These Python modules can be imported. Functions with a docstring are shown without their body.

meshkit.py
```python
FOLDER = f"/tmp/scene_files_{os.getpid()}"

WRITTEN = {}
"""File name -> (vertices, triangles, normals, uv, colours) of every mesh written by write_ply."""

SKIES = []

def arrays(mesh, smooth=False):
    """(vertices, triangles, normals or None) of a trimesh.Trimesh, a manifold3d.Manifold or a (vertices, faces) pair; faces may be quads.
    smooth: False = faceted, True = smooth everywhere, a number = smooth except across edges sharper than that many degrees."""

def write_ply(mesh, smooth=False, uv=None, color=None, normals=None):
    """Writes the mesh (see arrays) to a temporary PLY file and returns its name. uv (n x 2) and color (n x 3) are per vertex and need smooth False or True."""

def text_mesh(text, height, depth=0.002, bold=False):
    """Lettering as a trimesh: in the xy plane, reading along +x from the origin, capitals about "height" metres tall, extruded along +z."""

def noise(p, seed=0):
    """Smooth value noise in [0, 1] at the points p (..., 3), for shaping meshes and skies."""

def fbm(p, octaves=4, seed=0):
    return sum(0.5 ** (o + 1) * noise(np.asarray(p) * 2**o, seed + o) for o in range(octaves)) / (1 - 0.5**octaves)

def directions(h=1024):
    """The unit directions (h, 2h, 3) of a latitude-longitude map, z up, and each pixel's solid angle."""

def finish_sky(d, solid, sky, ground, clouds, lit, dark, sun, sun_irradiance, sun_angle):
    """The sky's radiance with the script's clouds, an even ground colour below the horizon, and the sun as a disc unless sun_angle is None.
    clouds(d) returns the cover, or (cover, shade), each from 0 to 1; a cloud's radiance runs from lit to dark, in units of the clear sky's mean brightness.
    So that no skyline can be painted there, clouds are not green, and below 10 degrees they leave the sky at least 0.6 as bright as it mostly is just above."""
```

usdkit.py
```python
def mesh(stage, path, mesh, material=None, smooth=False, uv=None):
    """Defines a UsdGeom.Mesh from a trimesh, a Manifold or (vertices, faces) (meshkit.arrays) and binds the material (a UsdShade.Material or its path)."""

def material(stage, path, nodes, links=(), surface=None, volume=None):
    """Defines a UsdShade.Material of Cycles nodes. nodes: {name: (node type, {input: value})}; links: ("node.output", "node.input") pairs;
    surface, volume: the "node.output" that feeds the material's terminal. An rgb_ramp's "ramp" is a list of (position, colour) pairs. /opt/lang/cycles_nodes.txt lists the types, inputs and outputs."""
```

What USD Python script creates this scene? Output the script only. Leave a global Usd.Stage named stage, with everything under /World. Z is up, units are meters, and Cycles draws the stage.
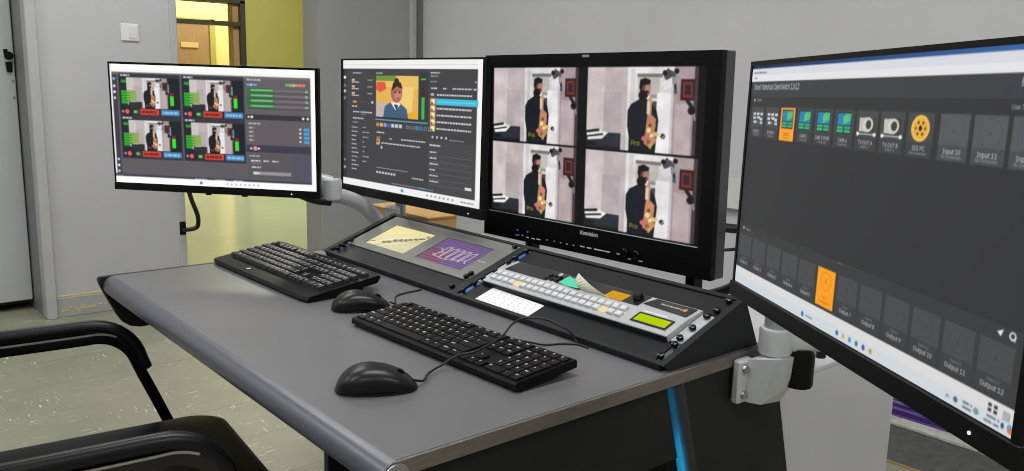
import math, glob, random
import numpy as np, trimesh
from shapely.geometry import Polygon, Point, box as sbox
from PIL import Image, ImageDraw, ImageFont, ImageFilter
from pxr import Usd, UsdGeom, UsdLux, UsdShade, Gf, Sdf, Vt
import usdkit, meshkit

stage = Usd.Stage.CreateInMemory()
UsdGeom.SetStageUpAxis(stage, 'Z'); UsdGeom.SetStageMetersPerUnit(stage, 1.0)
UsdGeom.Xform.Define(stage, '/World')
rng = random.Random(7)

# ------------------------------------------------------------------ camera
cam = UsdGeom.Camera.Define(stage, '/World/camera')
F, VX, VY = 858.5, np.array([1018.0, 133.5]), np.array([-747.0, 175.5])      # focal length in pixels, the vanishing points of the room's axes
CY = np.array([VY[0], VY[1], -F]); CY /= np.linalg.norm(CY)
CX = np.array([VX[0], VX[1], -F]); CX -= CY * (CX @ CY); CX /= np.linalg.norm(CX)
CZ = np.cross(CX, CY)
RW = np.array([CX, CY, CZ])
m = np.eye(4); m[:3, :3] = RW.T; m[3, :3] = (0, 0, 1.2)
cam.AddTransformOp().Set(Gf.Matrix4d(*m.ravel().tolist()))
cam.CreateHorizontalApertureAttr(36.0); cam.CreateVerticalApertureAttr(36.0 * 471 / 1024)
cam.CreateFocalLengthAttr(36.0 * F / 1024); cam.CreateClippingRangeAttr(Gf.Vec2f(0.05, 100))
cam.CreateExposureAttr(0.0)

# ------------------------------------------------------------------ light: ceiling panels in the room and the corridor
def rect_light(name, x, y, z, w, h, power, col=(1, 1, 1)):
    l = UsdLux.RectLight.Define(stage, '/World/' + name)
    l.AddTranslateOp().Set(Gf.Vec3d(x, y, z))
    l.CreateWidthAttr(w); l.CreateHeightAttr(h); l.CreateIntensityAttr(power); l.CreateColorAttr(Gf.Vec3f(*col)); l.CreateNormalizeAttr(False)
ROOM_LAMPS = [(x, y) for x in (-1.0, 1.15) for y in (-0.9, 1.3, 3.5)]
for i, (x, y) in enumerate(ROOM_LAMPS):
    rect_light('ceiling_lamp_light_%03d' % i, x, y, 2.655, 1.14, 0.24, 25.5, (0.99, 0.99, 1.0))
rect_light('corridor_lamp_light', 3.6, 7.3, 2.90, 1.1, 0.9, 20.0, (1.0, 0.97, 0.84))
rect_light('side_room_lamp_light', 4.3, 10.2, 2.90, 1.2, 0.7, 25.0, (1.0, 0.96, 0.82))

# ------------------------------------------------------------------ helpers
def lin(c):
    c = np.asarray(c, float) / 255.0
    return np.where(c <= 0.04045, c / 12.92, ((c + 0.055) / 1.055) ** 2.4)

used = {}
def numbered(path):
    if path not in used:
        used[path] = 0; return path
    used[path] += 1
    return '%s_%03d' % (path, used[path])

def say(p, label=None, cat=None, group=None, kind=None):
    for k, v in (('label', label), ('category', cat), ('group', group), ('kind', kind)):
        if v: p.SetCustomDataByKey(k, v)
    return p

def mat4(loc=(0, 0, 0), yaw=0.0):
    M = np.eye(4); c, s = math.cos(yaw), math.sin(yaw)
    M[:2, :2] = [[c, -s], [s, c]]; M[:3, 3] = loc
    return M

def thing(name, label, cat, M=None, group=None, kind=None):
    x = UsdGeom.Xform.Define(stage, numbered('/World/' + name))
    if M is None: M = np.eye(4)
    if np.ndim(M) == 1: M = mat4(M)
    x.AddTransformOp().Set(Gf.Matrix4d(*np.asarray(M, float).T.ravel().tolist()))
    return say(x.GetPrim(), label, cat, group, kind)

BAKE = {}
def sloped(name, label, cat, M):
    """A thing that stands upright at M's origin while its parts are drawn in M's tilted frame."""
    t = thing(name, label, cat, tuple(M[:3, 3])); A = np.array(M, float); A[:3, 3] = 0
    BAKE[str(t.GetPath())] = A
    return t
def part(name, mesh, mat, parent=None, smooth=30, label=None, kind=None, cat=None, group=None):
    root = '/World' if parent is None else str(parent.GetPath())
    top = '/'.join(root.split('/')[:3])
    if top in BAKE: mesh = mesh.copy(); mesh.apply_transform(BAKE[top])
    p = usdkit.mesh(stage, numbered(root + '/' + name), mesh, mat, smooth).GetPrim()
    return say(p, label, cat, group, kind)

def struct(name, mesh, mat, smooth=False):
    return part(name, mesh, mat, None, smooth, kind='structure')

def cat_(*ms): return trimesh.util.concatenate([x for x in ms])
def T(mesh, x=0, y=0, z=0):
    q = mesh.copy(); q.apply_translation((x, y, z)); return q
def rot(mesh, ang, axis, pt=(0, 0, 0)):
    q = mesh.copy(); q.apply_transform(trimesh.transformations.rotation_matrix(ang, axis, pt)); return q

def bx(x0, x1, y0, y1, z0, z1, b=0.0):
    if b <= 0:
        q = trimesh.creation.box((x1 - x0, y1 - y0, z1 - z0)); q.apply_translation(((x0 + x1) / 2, (y0 + y1) / 2, (z0 + z1) / 2)); return q
    P = []
    for x, sx in ((x0, 1), (x1, -1)):
        for y, sy in ((y0, 1), (y1, -1)):
            for z, sz in ((z0, 1), (z1, -1)):
                P += [(x + sx * b, y + sy * b, z), (x + sx * b, y, z + sz * b), (x, y + sy * b, z + sz * b)]
    return trimesh.Trimesh(P).convex_hull
def hull(P): return trimesh.Trimesh(np.asarray(P, float)).convex_hull

def ext(poly, depth, plane='xy', at=0.0):
    """Extrudes a shapely polygon. plane 'xy' -> up z; 'xz' -> polygon (x,z) along y from at; 'yz' -> polygon (y,z) along x from at."""
    q = trimesh.creation.extrude_polygon(poly, depth, engine='earcut')
    v = np.array(q.vertices)
    if plane == 'xz': v = np.stack([v[:, 0], v[:, 2] + at, v[:, 1]], 1); q = trimesh.Trimesh(v, q.faces[:, ::-1], process=False)
    elif plane == 'yz': v = np.stack([v[:, 2] + at, v[:, 0], v[:, 1]], 1); q = trimesh.Trimesh(v, q.faces, process=False)
    else: q.apply_translation((0, 0, at))
    return q

def smooth_path(P, n=8):
    """Catmull-Rom through the points."""
    P = np.asarray(P, float); Q = np.vstack([2 * P[0] - P[1], P, 2 * P[-1] - P[-2]]); out = []
    for i in range(1, len(Q) - 2):
        a, b, c, d = Q[i - 1:i + 3]
        for t in np.linspace(0, 1, n, endpoint=False):
            out.append(.5 * ((2 * b) + (c - a) * t + (2 * a - 5 * b + 4 * c - d) * t * t + (3 * b - a - 3 * c + d) * t ** 3))
    out.append(P[-1]); return np.array(out)

def sweep(path, prof, up=(0, 0, 1), scale=None):
    """Sweeps the closed 2D profile (side, up) along the path."""
    path = np.asarray(path, float); prof = np.asarray(prof, float); n, k = len(path), len(prof)
    t = np.gradient(path, axis=0); t /= np.linalg.norm(t, axis=1)[:, None]
    V = []; u = np.asarray(up, float)
    for i in range(n):
        s = np.cross(t[i], u); s /= np.linalg.norm(s); w = np.cross(s, t[i]); u = w
        f = 1 if scale is None else scale[i]
        V.append(path[i] + f * (prof[:, :1] * s + prof[:, 1:] * w))
    V = np.vstack(V); Fc = []
    for i in range(n - 1):
        for j in range(k):
            a, b = i * k + j, i * k + (j + 1) % k
            Fc += [(a, b, b + k), (a, b + k, a + k)]
    c0, c1 = len(V), len(V) + 1
    V = np.vstack([V, path[0], path[-1]])
    for j in range(k):
        Fc += [(c0, (j + 1) % k, j), (c1, (n - 1) * k + j, (n - 1) * k + (j + 1) % k)]
    q = trimesh.Trimesh(V, Fc, process=False); 
    if q.volume < 0: q.invert()
    return q
def circ(r, k=12): a = np.arange(k) / k * 2 * math.pi; return np.stack([r * np.cos(a), r * np.sin(a)], 1)
def tube(P, r, n=6, k=10, curve=True, up=(0, 0, 1)): return sweep(smooth_path(P, n) if curve else P, circ(r, k), up)
def cyl(r, h, at=(0, 0, 0), axis='z', k=20, b=0.0):
    pts = [(0, 0), (r - b, 0)] + ([(r, b), (r, h - b)] if b else [(r, h)]) + [(r - b, h), (0, h)] if b else [(0, 0), (r, 0), (r, h), (0, h)]
    q = trimesh.creation.revolve(np.array(pts), sections=k)
    if axis == 'x': q = rot(q, math.pi / 2, (0, 1, 0))
    if axis == 'y': q = rot(q, -math.pi / 2, (1, 0, 0))
    q.apply_translation(at); return q
def lathe(pts, k=24): return trimesh.creation.revolve(np.array(pts, float), sections=k)

# ------------------------------------------------------------------ materials
def mat(name, rgb, rough=0.5, metallic=0.0, spec=0.5, vary=0.0, vscale=6.0, bump=0.0, bscale=200.0, coat=0.0, stretch=(1, 1, 1)):
    c = lin(rgb); N = {'p': ('principled_bsdf', dict(base_color=c, roughness=rough, metallic=metallic, specular_ior_level=spec, coat_weight=coat, coat_roughness=0.12))}; L = []
    if vary or bump:
        N['g'] = ('geometry', {}); N['m'] = ('mapping', dict(scale=stretch)); L.append(('g.position', 'm.vector'))
    if vary:
        N['n'] = ('noise_texture', dict(scale=vscale, detail=5.0, roughness=0.6)); L.append(('m.vector', 'n.vector'))
        N['r'] = ('rgb_ramp', dict(ramp=[(0.25, c * (1 - vary)), (0.75, np.minimum(c * (1 + vary), 1))])); L += [('n.fac', 'r.fac'), ('r.color', 'p.base_color')]
    if bump:
        N['n2'] = ('noise_texture', dict(scale=bscale, detail=3.0)); L.append(('m.vector', 'n2.vector'))
        N['b'] = ('bump', dict(strength=bump, distance=0.002)); L += [('n2.fac', 'b.height'), ('b.normal', 'p.normal')]
    return usdkit.material(stage, '/World/Looks/' + name, N, L, surface='p.BSDF')
def glow(name, rgb, s):
    return usdkit.material(stage, '/World/Looks/' + name, {'e': ('emission', dict(color=lin(rgb), strength=s))}, [], surface='e.emission')

M = {}
M['wall_left'] = mat('wall_grey_paint', (187, 187, 188), 0.55, vary=0.045, vscale=2.2, bump=0.10, bscale=60)
M['wall_right'] = mat('wall_pale_paint', (208, 208, 209), 0.6, vary=0.05, vscale=3.0, bump=0.14, bscale=45)
M['wall_left_shaded'] = mat('wall_grey_paint_shaded', (164, 165, 165), 0.6, vary=0.05, vscale=2.5, bump=0.1, bscale=60)  # same wall paint, darkened for the dimmer light right of the doorway
M['trim'] = mat('trim_grey_gloss_paint', (180, 181, 181), 0.4, vary=0.05, vscale=9, bump=0.05, bscale=40)
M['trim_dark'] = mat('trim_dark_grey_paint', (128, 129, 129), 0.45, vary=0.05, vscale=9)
M['door'] = mat('door_grey_paint', (186, 189, 189), 0.45, vary=0.03, vscale=4)
M['base'] = mat('baseboard_grey_paint', (165, 165, 163), 0.5, vary=0.10, vscale=20, bump=0.1, bscale=50)
M['cream'] = mat('cream_paint_residue', (206, 186, 138), 0.6, vary=0.15, vscale=60, bump=0.2, bscale=150)
M['ceiling'] = mat('ceiling_white_paint', (215, 215, 212), 0.8)
M['yellow'] = mat('corridor_yellow_paint', (178, 170, 96), 0.5, vary=0.04, vscale=2)
M['pale_yellow'] = mat('side_room_cream_paint', (240, 222, 150), 0.6)
M['lino'] = mat('corridor_yellow_green_lino', (220, 232, 202), 0.18, vary=0.08, vscale=3, stretch=(1, 6, 1))
M['dark_frame'] = mat('dark_bronze_frame', (64, 58, 48), 0.45)
M['brown_door'] = mat('brown_wood_door', (160, 128, 92), 0.5, vary=0.15, vscale=8, stretch=(6, 6, 0.6))
M['plate'] = mat('brass_plate', (214, 180, 130), 0.4)
M['white'] = mat('white_plastic', (222, 222, 218), 0.4)
M['black'] = mat('black_plastic', (15, 15, 16), 0.42, spec=0.16, bump=0.05, bscale=900)
M['black_gloss'] = mat('black_gloss_plastic', (12, 12, 14), 0.18)
M['bezel'] = mat('black_bezel_plastic', (12, 12, 13), 0.38, spec=0.16)
M['rim'] = mat('grey_brushed_monitor_side', (84, 84, 88), 0.3, metallic=0.3)
M['desk'] = mat('dark_grey_desk_laminate', (104, 104, 106), 0.36, vary=0.06, vscale=5, bump=0.04, bscale=700)
M['nose'] = mat('grey_pvc_bullnose', (86, 89, 97), 0.33)
M['ply'] = mat('raw_brown_grey_board_edge', (108, 100, 92), 0.6, vary=0.25, vscale=30, stretch=(1, 1, 8))
M['desk_black'] = mat('black_desk_side_laminate', (33, 34, 34), 0.42, spec=0.16, vary=0.08, vscale=20)
M['case'] = mat('charcoal_powder_coat', (36, 37, 39), 0.42, spec=0.16, bump=0.22, bscale=1200)
M['blank'] = mat('black_textured_steel', (31, 32, 34), 0.45, spec=0.16, vary=0.12, vscale=40, bump=0.2, bscale=800)
M['rail'] = mat('zinc_rack_rail', (120, 128, 140), 0.3, metallic=0.8)
M['blue_rail'] = mat('blue_protective_film', (62, 108, 176), 0.35)
M['panel_grey'] = mat('warm_grey_faceplate', (118, 118, 112), 0.36, metallic=0.1)
M['dev'] = mat('switcher_light_grey_metal', (178, 180, 182), 0.35, metallic=0.1)
M['dev_dark'] = mat('switcher_dark_insert', (30, 30, 32), 0.3)
M['button'] = mat('translucent_white_button', (205, 207, 208), 0.35)
M['button_warm'] = glow('lit_warm_button', (250, 226, 176), 0.95)
M['gold_lcd'] = glow('amber_display', (222, 168, 36), 0.9)
M['lime_lcd'] = glow('lime_display', (196, 222, 14), 0.85)
M['paper'] = mat('white_note_paper', (226, 226, 224), 0.75)
M['ink'] = mat('grey_pencil_ink', (150, 150, 154), 0.8)
M['teal'] = mat('teal_sticky_note', (66, 196, 160), 0.7)
M['cream_tape'] = mat('cream_masking_tape', (206, 206, 180), 0.65, vary=0.04, vscale=80)
M['key'] = mat('black_keycap', (17, 17, 18), 0.42, spec=0.16)
M['key_grey'] = mat('charcoal_glossy_keycap', (40, 40, 42), 0.32, spec=0.30)
M['kb'] = mat('black_keyboard_shell', (13, 13, 14), 0.4, spec=0.16)
M['legend'] = mat('white_print', (214, 214, 214), 0.6)
M['silver'] = mat('silver_painted_aluminium', (198, 201, 203), 0.35, metallic=0.15)
M['silver_dark'] = mat('brushed_steel', (160, 162, 164), 0.35, metallic=0.35, vary=0.1, vscale=40)
M['chrome'] = mat('zinc_bolt', (180, 180, 182), 0.25, metallic=0.9)
M['cabinet'] = mat('light_grey_steel_cabinet', (204, 204, 207), 0.45, vary=0.03, vscale=6)
M['card'] = mat('brown_cardboard', (206, 164, 100), 0.75, vary=0.10, vscale=25, stretch=(1, 5, 1))
M['cable'] = mat('black_cable_rubber', (18, 18, 19), 0.45)
M['purple'] = mat('purple_network_cable', (96, 56, 156), 0.4)
M['rubber'] = mat('dark_grey_rubber_mat', (84, 85, 84), 0.8, vary=0.35, vscale=30, bump=0.3, bscale=120)
M['dusty'] = mat('chipped_white_paint', (196, 194, 184), 0.7, vary=0.35, vscale=22, bump=0.3, bscale=90)
M['tape_line'] = mat('yellow_brown_tape', (170, 138, 84), 0.7, vary=0.2, vscale=40)
M['arm_pad'] = mat('black_soft_armrest_vinyl', (15, 15, 16), 0.36, spec=0.30)
M['arm_bar'] = mat('black_enamelled_steel', (12, 12, 13), 0.16, spec=0.30, coat=0.5)
M['leather'] = mat('black_seat_leather', (8, 8, 8), 0.42, spec=0.16, bump=0.25, bscale=160)
M['edge_grey'] = mat('satin_dark_grey_edge', (56, 57, 58), 0.45, spec=0.2)
M['cyan'] = glow('cyan_led', (30, 160, 215), 70.0)
M['cyan_soft'] = glow('cyan_led_soft', (30, 160, 215), 20.0)
M['lamp'] = glow('lamp_diffuser', (255, 253, 248), 2.2)
M['led_blue'] = glow('blue_led', (70, 90, 220), 0.8)
M['led_white'] = glow('white_led', (235, 240, 235), 1.0)

def tile_mat(name, stretch, tone):
    c = lin(np.array((145, 143, 123)) * tone); g = lin((222, 221, 196))
    N = {'g': ('geometry', {}), 'm': ('mapping', dict(scale=stretch)), 'm2': ('mapping', dict(scale=(1, 1, 1))),
         'n': ('noise_texture', dict(scale=1.0, detail=2.0, roughness=0.5)), 'r': ('rgb_ramp', dict(ramp=[(0.0, (0, 0, 0)), (0.635, (0, 0, 0)), (0.675, (1, 1, 1)), (1.0, (1, 1, 1))])),
         'n2': ('noise_texture', dict(scale=5.0, detail=6.0, roughness=0.65)), 'r2': ('rgb_ramp', dict(ramp=[(0.25, c * 0.86), (0.75, c * 1.10)])),
         'n3': ('noise_texture', dict(scale=7.0, detail=1.0)), 'r3': ('rgb_ramp', dict(ramp=[(0.40, (0, 0, 0)), (0.62, (1, 1, 1))])),
         'mul': ('math', dict(math_type='multiply')), 'x': ('mix', dict(color2=g)), 'p': ('principled_bsdf', dict(roughness=0.42))}
    L = [('g.position', 'm.vector'), ('m.vector', 'n.vector'), ('n.fac', 'r.fac'), ('g.position', 'n2.vector'), ('n2.fac', 'r2.fac'), ('g.position', 'n3.vector'), ('n3.fac', 'r3.fac'),
         ('r.color', 'mul.value1'), ('r3.color', 'mul.value2'), ('mul.value', 'x.fac'), ('r2.color', 'x.color1'), ('x.color', 'p.base_color')]
    return usdkit.material(stage, '/World/Looks/' + name, N, L, surface='p.BSDF')
TILES = [tile_mat('vinyl_tile_streaked', (15, 120, 1), 1.0), tile_mat('vinyl_tile_cross_streaked', (120, 15, 1), 0.99), tile_mat('vinyl_tile_slanted_streaks', (18, 100, 1), 1.01)]

def screen_mat(name, strength=1.0, rough=0.35, spec=0.12):
    N = {'a': ('attribute', dict(attribute='paint')), 'p': ('principled_bsdf', dict(base_color=(0.012, 0.012, 0.013), roughness=rough, specular_ior_level=spec, emission_strength=strength))}
    return usdkit.material(stage, '/World/Looks/' + name, N, [('a.color', 'p.emission_color')], surface='p.BSDF')
SCREEN = screen_mat('lit_display', 1.0)
def print_mat(name):
    N = {'a': ('attribute', dict(attribute='paint')), 'p': ('principled_bsdf', dict(roughness=0.7))}
    return usdkit.material(stage, '/World/Looks/' + name, N, [('a.color', 'p.base_color')], surface='p.BSDF')
PRINT = print_mat('printed_paper')

# ------------------------------------------------------------------ flat print: a raster drawn here becomes the colours of a fine flat mesh
FONT = glob.glob('/opt/blender-*/*/datafiles/fonts/Inter.woff2')[0]
class Art:
    def __init__(s, w, h, bg, ss=3):
        s.w, s.h, s.ss = w, h, ss; s.im = Image.new('RGB', (w * ss, h * ss), bg); s.d = ImageDraw.Draw(s.im)
    def P(s, x, y): return (x * s.w * s.ss, y * s.h * s.ss)
    def rect(s, x0, y0, x1, y1, c): s.d.rectangle([*s.P(x0, y0), *s.P(x1, y1)], fill=c)
    def poly(s, pts, c): s.d.polygon([s.P(*p) for p in pts], fill=c)
    def oval(s, cx, cy, rx, ry, c): s.d.ellipse([*s.P(cx - rx, cy - ry), *s.P(cx + rx, cy + ry)], fill=c)
    def line(s, pts, c, w): s.d.line([s.P(*p) for p in pts], fill=c, width=max(1, int(w * s.w * s.ss)), joint='curve')
    def text(s, x, y, t, hgt, c, anchor='lm', squeeze=1.0):
        f = ImageFont.truetype(FONT, max(4, int(hgt * s.h * s.ss * 1.38)))
        if squeeze == 1.0: s.d.text(s.P(x, y), t, c, font=f, anchor=anchor); return
        b = f.getbbox(t, anchor='lt'); k = Image.new('L', (b[2] + 2, b[3] + 2)); ImageDraw.Draw(k).text((0, 0), t, 255, font=f, anchor='lt')
        k = k.resize((max(1, int(k.width * squeeze)), k.height)); px, py = s.P(x, y)
        s.im.paste(c, (int(px if anchor[0] == 'l' else px - k.width / 2), int(py - k.height / 2)), k)
    def done(s, blur=0.0):
        im = s.im.resize((s.w, s.h), Image.LANCZOS)
        if blur: im = im.filter(ImageFilter.GaussianBlur(blur))
        return np.asarray(im, np.uint8)

def grid_art(path, arr, W, H, mat, origin=(0, 0, 0), ux=(1, 0, 0), vy=(0, 0, 1)):
    """A flat sheet of arr's pixels, W x H metres, its top left corner at origin + vy * H."""
    h, w = arr.shape[:2]
    gx, gy = np.meshgrid(np.linspace(0, 1, w), np.linspace(1, 0, h))
    pts = np.asarray(origin) + gx[..., None] * W * np.asarray(ux, float) + gy[..., None] * H * np.asarray(vy, float)
    root = path.rpartition('/')[0]
    if root in BAKE: pts = pts @ BAKE[root][:3, :3].T
    i = np.arange(h * w).reshape(h, w)
    f = np.stack([i[1:, :-1], i[1:, 1:], i[:-1, 1:], i[:-1, :-1]], -1).reshape(-1, 4)
    ms = UsdGeom.Mesh.Define(stage, numbered(path))
    ms.CreatePointsAttr(Vt.Vec3fArray.FromNumpy(pts.reshape(-1, 3).astype(np.float32)))
    ms.CreateFaceVertexCountsAttr(Vt.IntArray.FromNumpy(np.full(len(f), 4, np.int32)))
    ms.CreateFaceVertexIndicesAttr(Vt.IntArray.FromNumpy(f.astype(np.int32).ravel()))
    ms.CreateSubdivisionSchemeAttr('none')
    UsdGeom.PrimvarsAPI(ms).CreatePrimvar('paint', Sdf.ValueTypeNames.Color3fArray, 'vertex').Set(Vt.Vec3fArray.FromNumpy(lin(arr.reshape(-1, 3)).astype(np.float32)))
    UsdShade.MaterialBindingAPI.Apply(ms.GetPrim()).Bind(mat)
    return ms.GetPrim()

# ================================================================== THE SETTING
XR, YL, XF, YN, ZC = 3.10, 4.49, -2.3, -2.3, 2.70          # right wall, left wall, wall behind the chair, near wall, ceiling
fl = thing('floor', None, None, kind='structure')
part('slab', bx(XF, XR, YN, YL + 0.46, -0.10, -0.004), M['base'], fl, False)
part('joint_bed', bx(XF, XR, YN, YL + 0.46, -0.004, -0.0004), TILES[0], fl, False)
S = 0.305
tile_mesh = bx(-S / 2 + .0008, S / 2 - .0008, -S / 2 + .0008, S / 2 - .0008, -0.0012, 0, 0.0005)
rest = []
for i in range(-8, 11):
    for j in range(-8, 17):
        x, y = 0.12 + (i + .5) * S, 0.16 + (j + .5) * S
        if x + S / 2 < XF or x - S / 2 > XR or y + S / 2 < YN or y - S / 2 > YL + .15: continue
        x0, x1, y0, y1 = max(x - S / 2, XF), min(x + S / 2, XR), max(y - S / 2, YN), min(y + S / 2, YL + .45)
        t = bx(x0 + .0006, x1 - .0006, y0 + .0006, y1 - .0006, -0.0012, rng.uniform(0, 0.0003))
        if x > -0.3 and y > 0.4 and not (x > 0.75 and y < 2.0 and x < 2.2): part('tile', t, TILES[(i + j) % 2 if rng.random() < 0.8 else 2], fl, False)
        else: rest.append(t)
part('tile_field', cat_(*rest), TILES[0], fl, False, kind='stuff')
struct('ceiling', bx(XF, XR, YN, YL + 0.2, ZC, ZC + 0.1), M['ceiling'])
DX0, DX1 = 1.595, 2.385                                        # the doorway into the corridor
LX0, LX1 = 0.02, 0.909                                          # the grey door's recess
wl = thing('wall_left', None, None, kind='structure')
part('wall_panel', cat_(bx(0.957, DX0 - 0.035, YL, YL + 0.18, 0, ZC), bx(XF, LX0 - 0.05, YL, YL + 0.18, 0, ZC), bx(LX0 - 0.05, 0.957, YL, YL + 0.5, 2.15, ZC), bx(DX0 - 0.035, DX1, YL, YL + 0.18, 2.25, ZC)), M['wall_left'], wl, False)
part('wall_panel', cat_(bx(DX1, 3.0, YL, YL + 0.18, 0, ZC), bx(3.0, XR + 0.1, YL + 0.02, YL + 0.18, 0, ZC)), M['wall_left_shaded'], wl, False)
part('recess_side', bx(LX1 + 0.052, LX1 + 0.10, YL + 0.18, YL + 0.56, 0, 2.15), M['wall_left'], wl, False)
struct('wall_right', bx(XR, XR + 0.12, YN, YL + 0.02, 0, ZC), M['wall_right'])
struct('wall_front', bx(XF - 0.12, XF, YN, YL + 0.18, 0, ZC), M['wall_left'])
struct('wall_near', bx(XF, XR, YN - 0.12, YN, 0, ZC), M['wall_left'])
# doorway jamb edge, grey door frame, corner pipe, dark strip painted for the shaded gap beside it
struct('trim_1', bx(DX0 - 0.035, DX0, YL - 0.012, YL + 0.18, 0, 2.25, 0.003), M['trim'])
struct('trim_2', cat_(bx(LX1 + 0.002, 0.957, YL + 0.06, YL + 0.46, 0, 2.15, 0.004), bx(LX0 - 0.05, LX0, YL + 0.06, YL + 0.46, 0, 2.15, 0.004)), M['trim_dark'])
struct('trim_3', bx(LX1 + 0.001, 0.957, YL - 0.025, YL + 0.06, 0, 2.15, 0.004), M['trim'])
struct('trim_4', bx(2.998, 3.034, YL - 0.03, YL + 0.02, 0, ZC, 0.004), M['trim'])
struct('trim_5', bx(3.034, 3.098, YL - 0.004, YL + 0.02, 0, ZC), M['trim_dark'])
bb = thing('baseboard_left', None, None, kind='structure')
part('skirting', cat_(bx(0.957, DX0 - 0.035, YL - 0.014, YL, 0, 0.098, 0.003), bx(DX1, 2.998, YL - 0.014, YL, 0, 0.098, 0.003)), M['base'], bb, False)
part('paint_line', bx(0.957, DX0 - 0.036, YL - 0.008, YL - 0.0005, 0.098, 0.108, 0.002), M['cream'], bb, False, label='cream paint line along the top of the skirting')
def blotch(cx, cz, w, h, seed):
    r = random.Random(seed); P = []
    for a in np.linspace(0, 2 * math.pi, 14, endpoint=False):
        k = r.uniform(.55, 1.1); P.append((cx + w * k * math.cos(a), cz + h * k * math.sin(a)))
    return ext(Polygon(P), 0.0015, 'xz', YL - 0.0155)
part('paint_residue', cat_(*[blotch(0.985 + 0.017 * k, 0.035 + rng.uniform(-.008, .012), 0.012, rng.uniform(.005, .012), k) for k in range(9)]), M['cream'], bb, False, kind='stuff', label='patches of cream paint left on the skirting')
part('paint_residue', cat_(*[blotch(1.155 + 0.02 * k, 0.045 + rng.uniform(-.006, .008), 0.012, rng.uniform(.004, .009), 30 + k) for k in range(5)]), M['cream'], bb, False, kind='stuff', label='patches of cream paint left on the skirting')
struct('baseboard_right', bx(XR - 0.012, XR, YN, YL - 0.03, 0, 0.05, 0.003), M['wall_right'])

# the grey door with its lock
d1 = thing('door_1', None, None, (LX0, YL + 0.24, 0), kind='structure')
leaf = part('leaf', bx(0.003, LX1 - LX0 - 0.004, 0, 0.04, 0.050, 2.13, 0.003), M['door'], d1, False)
part('lock_cylinder', cat_(cyl(0.019, 0.02, (0.882 - LX0, -0.02, 1.248), 'y', 18, 0.003), bx(0.862 - LX0, 0.880 - LX0, -0.010, 0, 1.255, 1.278, 0.003)), M['black'], leaf, 40, label='round black lock')
part('keyhole_cover', hull([(x - LX0, y, z) for x, z in ((0.866, 1.217), (0.896, 1.220), (0.893, 1.172), (0.871, 1.170)) for y in (-0.014, 0)]), M['black'], leaf, False, label='black keyhole cover')
for zz in (1.13, 1.05): part('screw_hole', cyl(0.006, 0.004, (0.893 - LX0, -0.004, zz), 'y', 10), M['trim_dark'], leaf, False)
part('bottom_gap_shade', bx(0.003, LX1 - LX0 - 0.004, 0.004, 0.036, 0.036, 0.050), M['black'], leaf, False, label='dark strip standing in for the shaded gap under the door')  # black strip drawn where the gap under the leaf lies in shade

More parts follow.
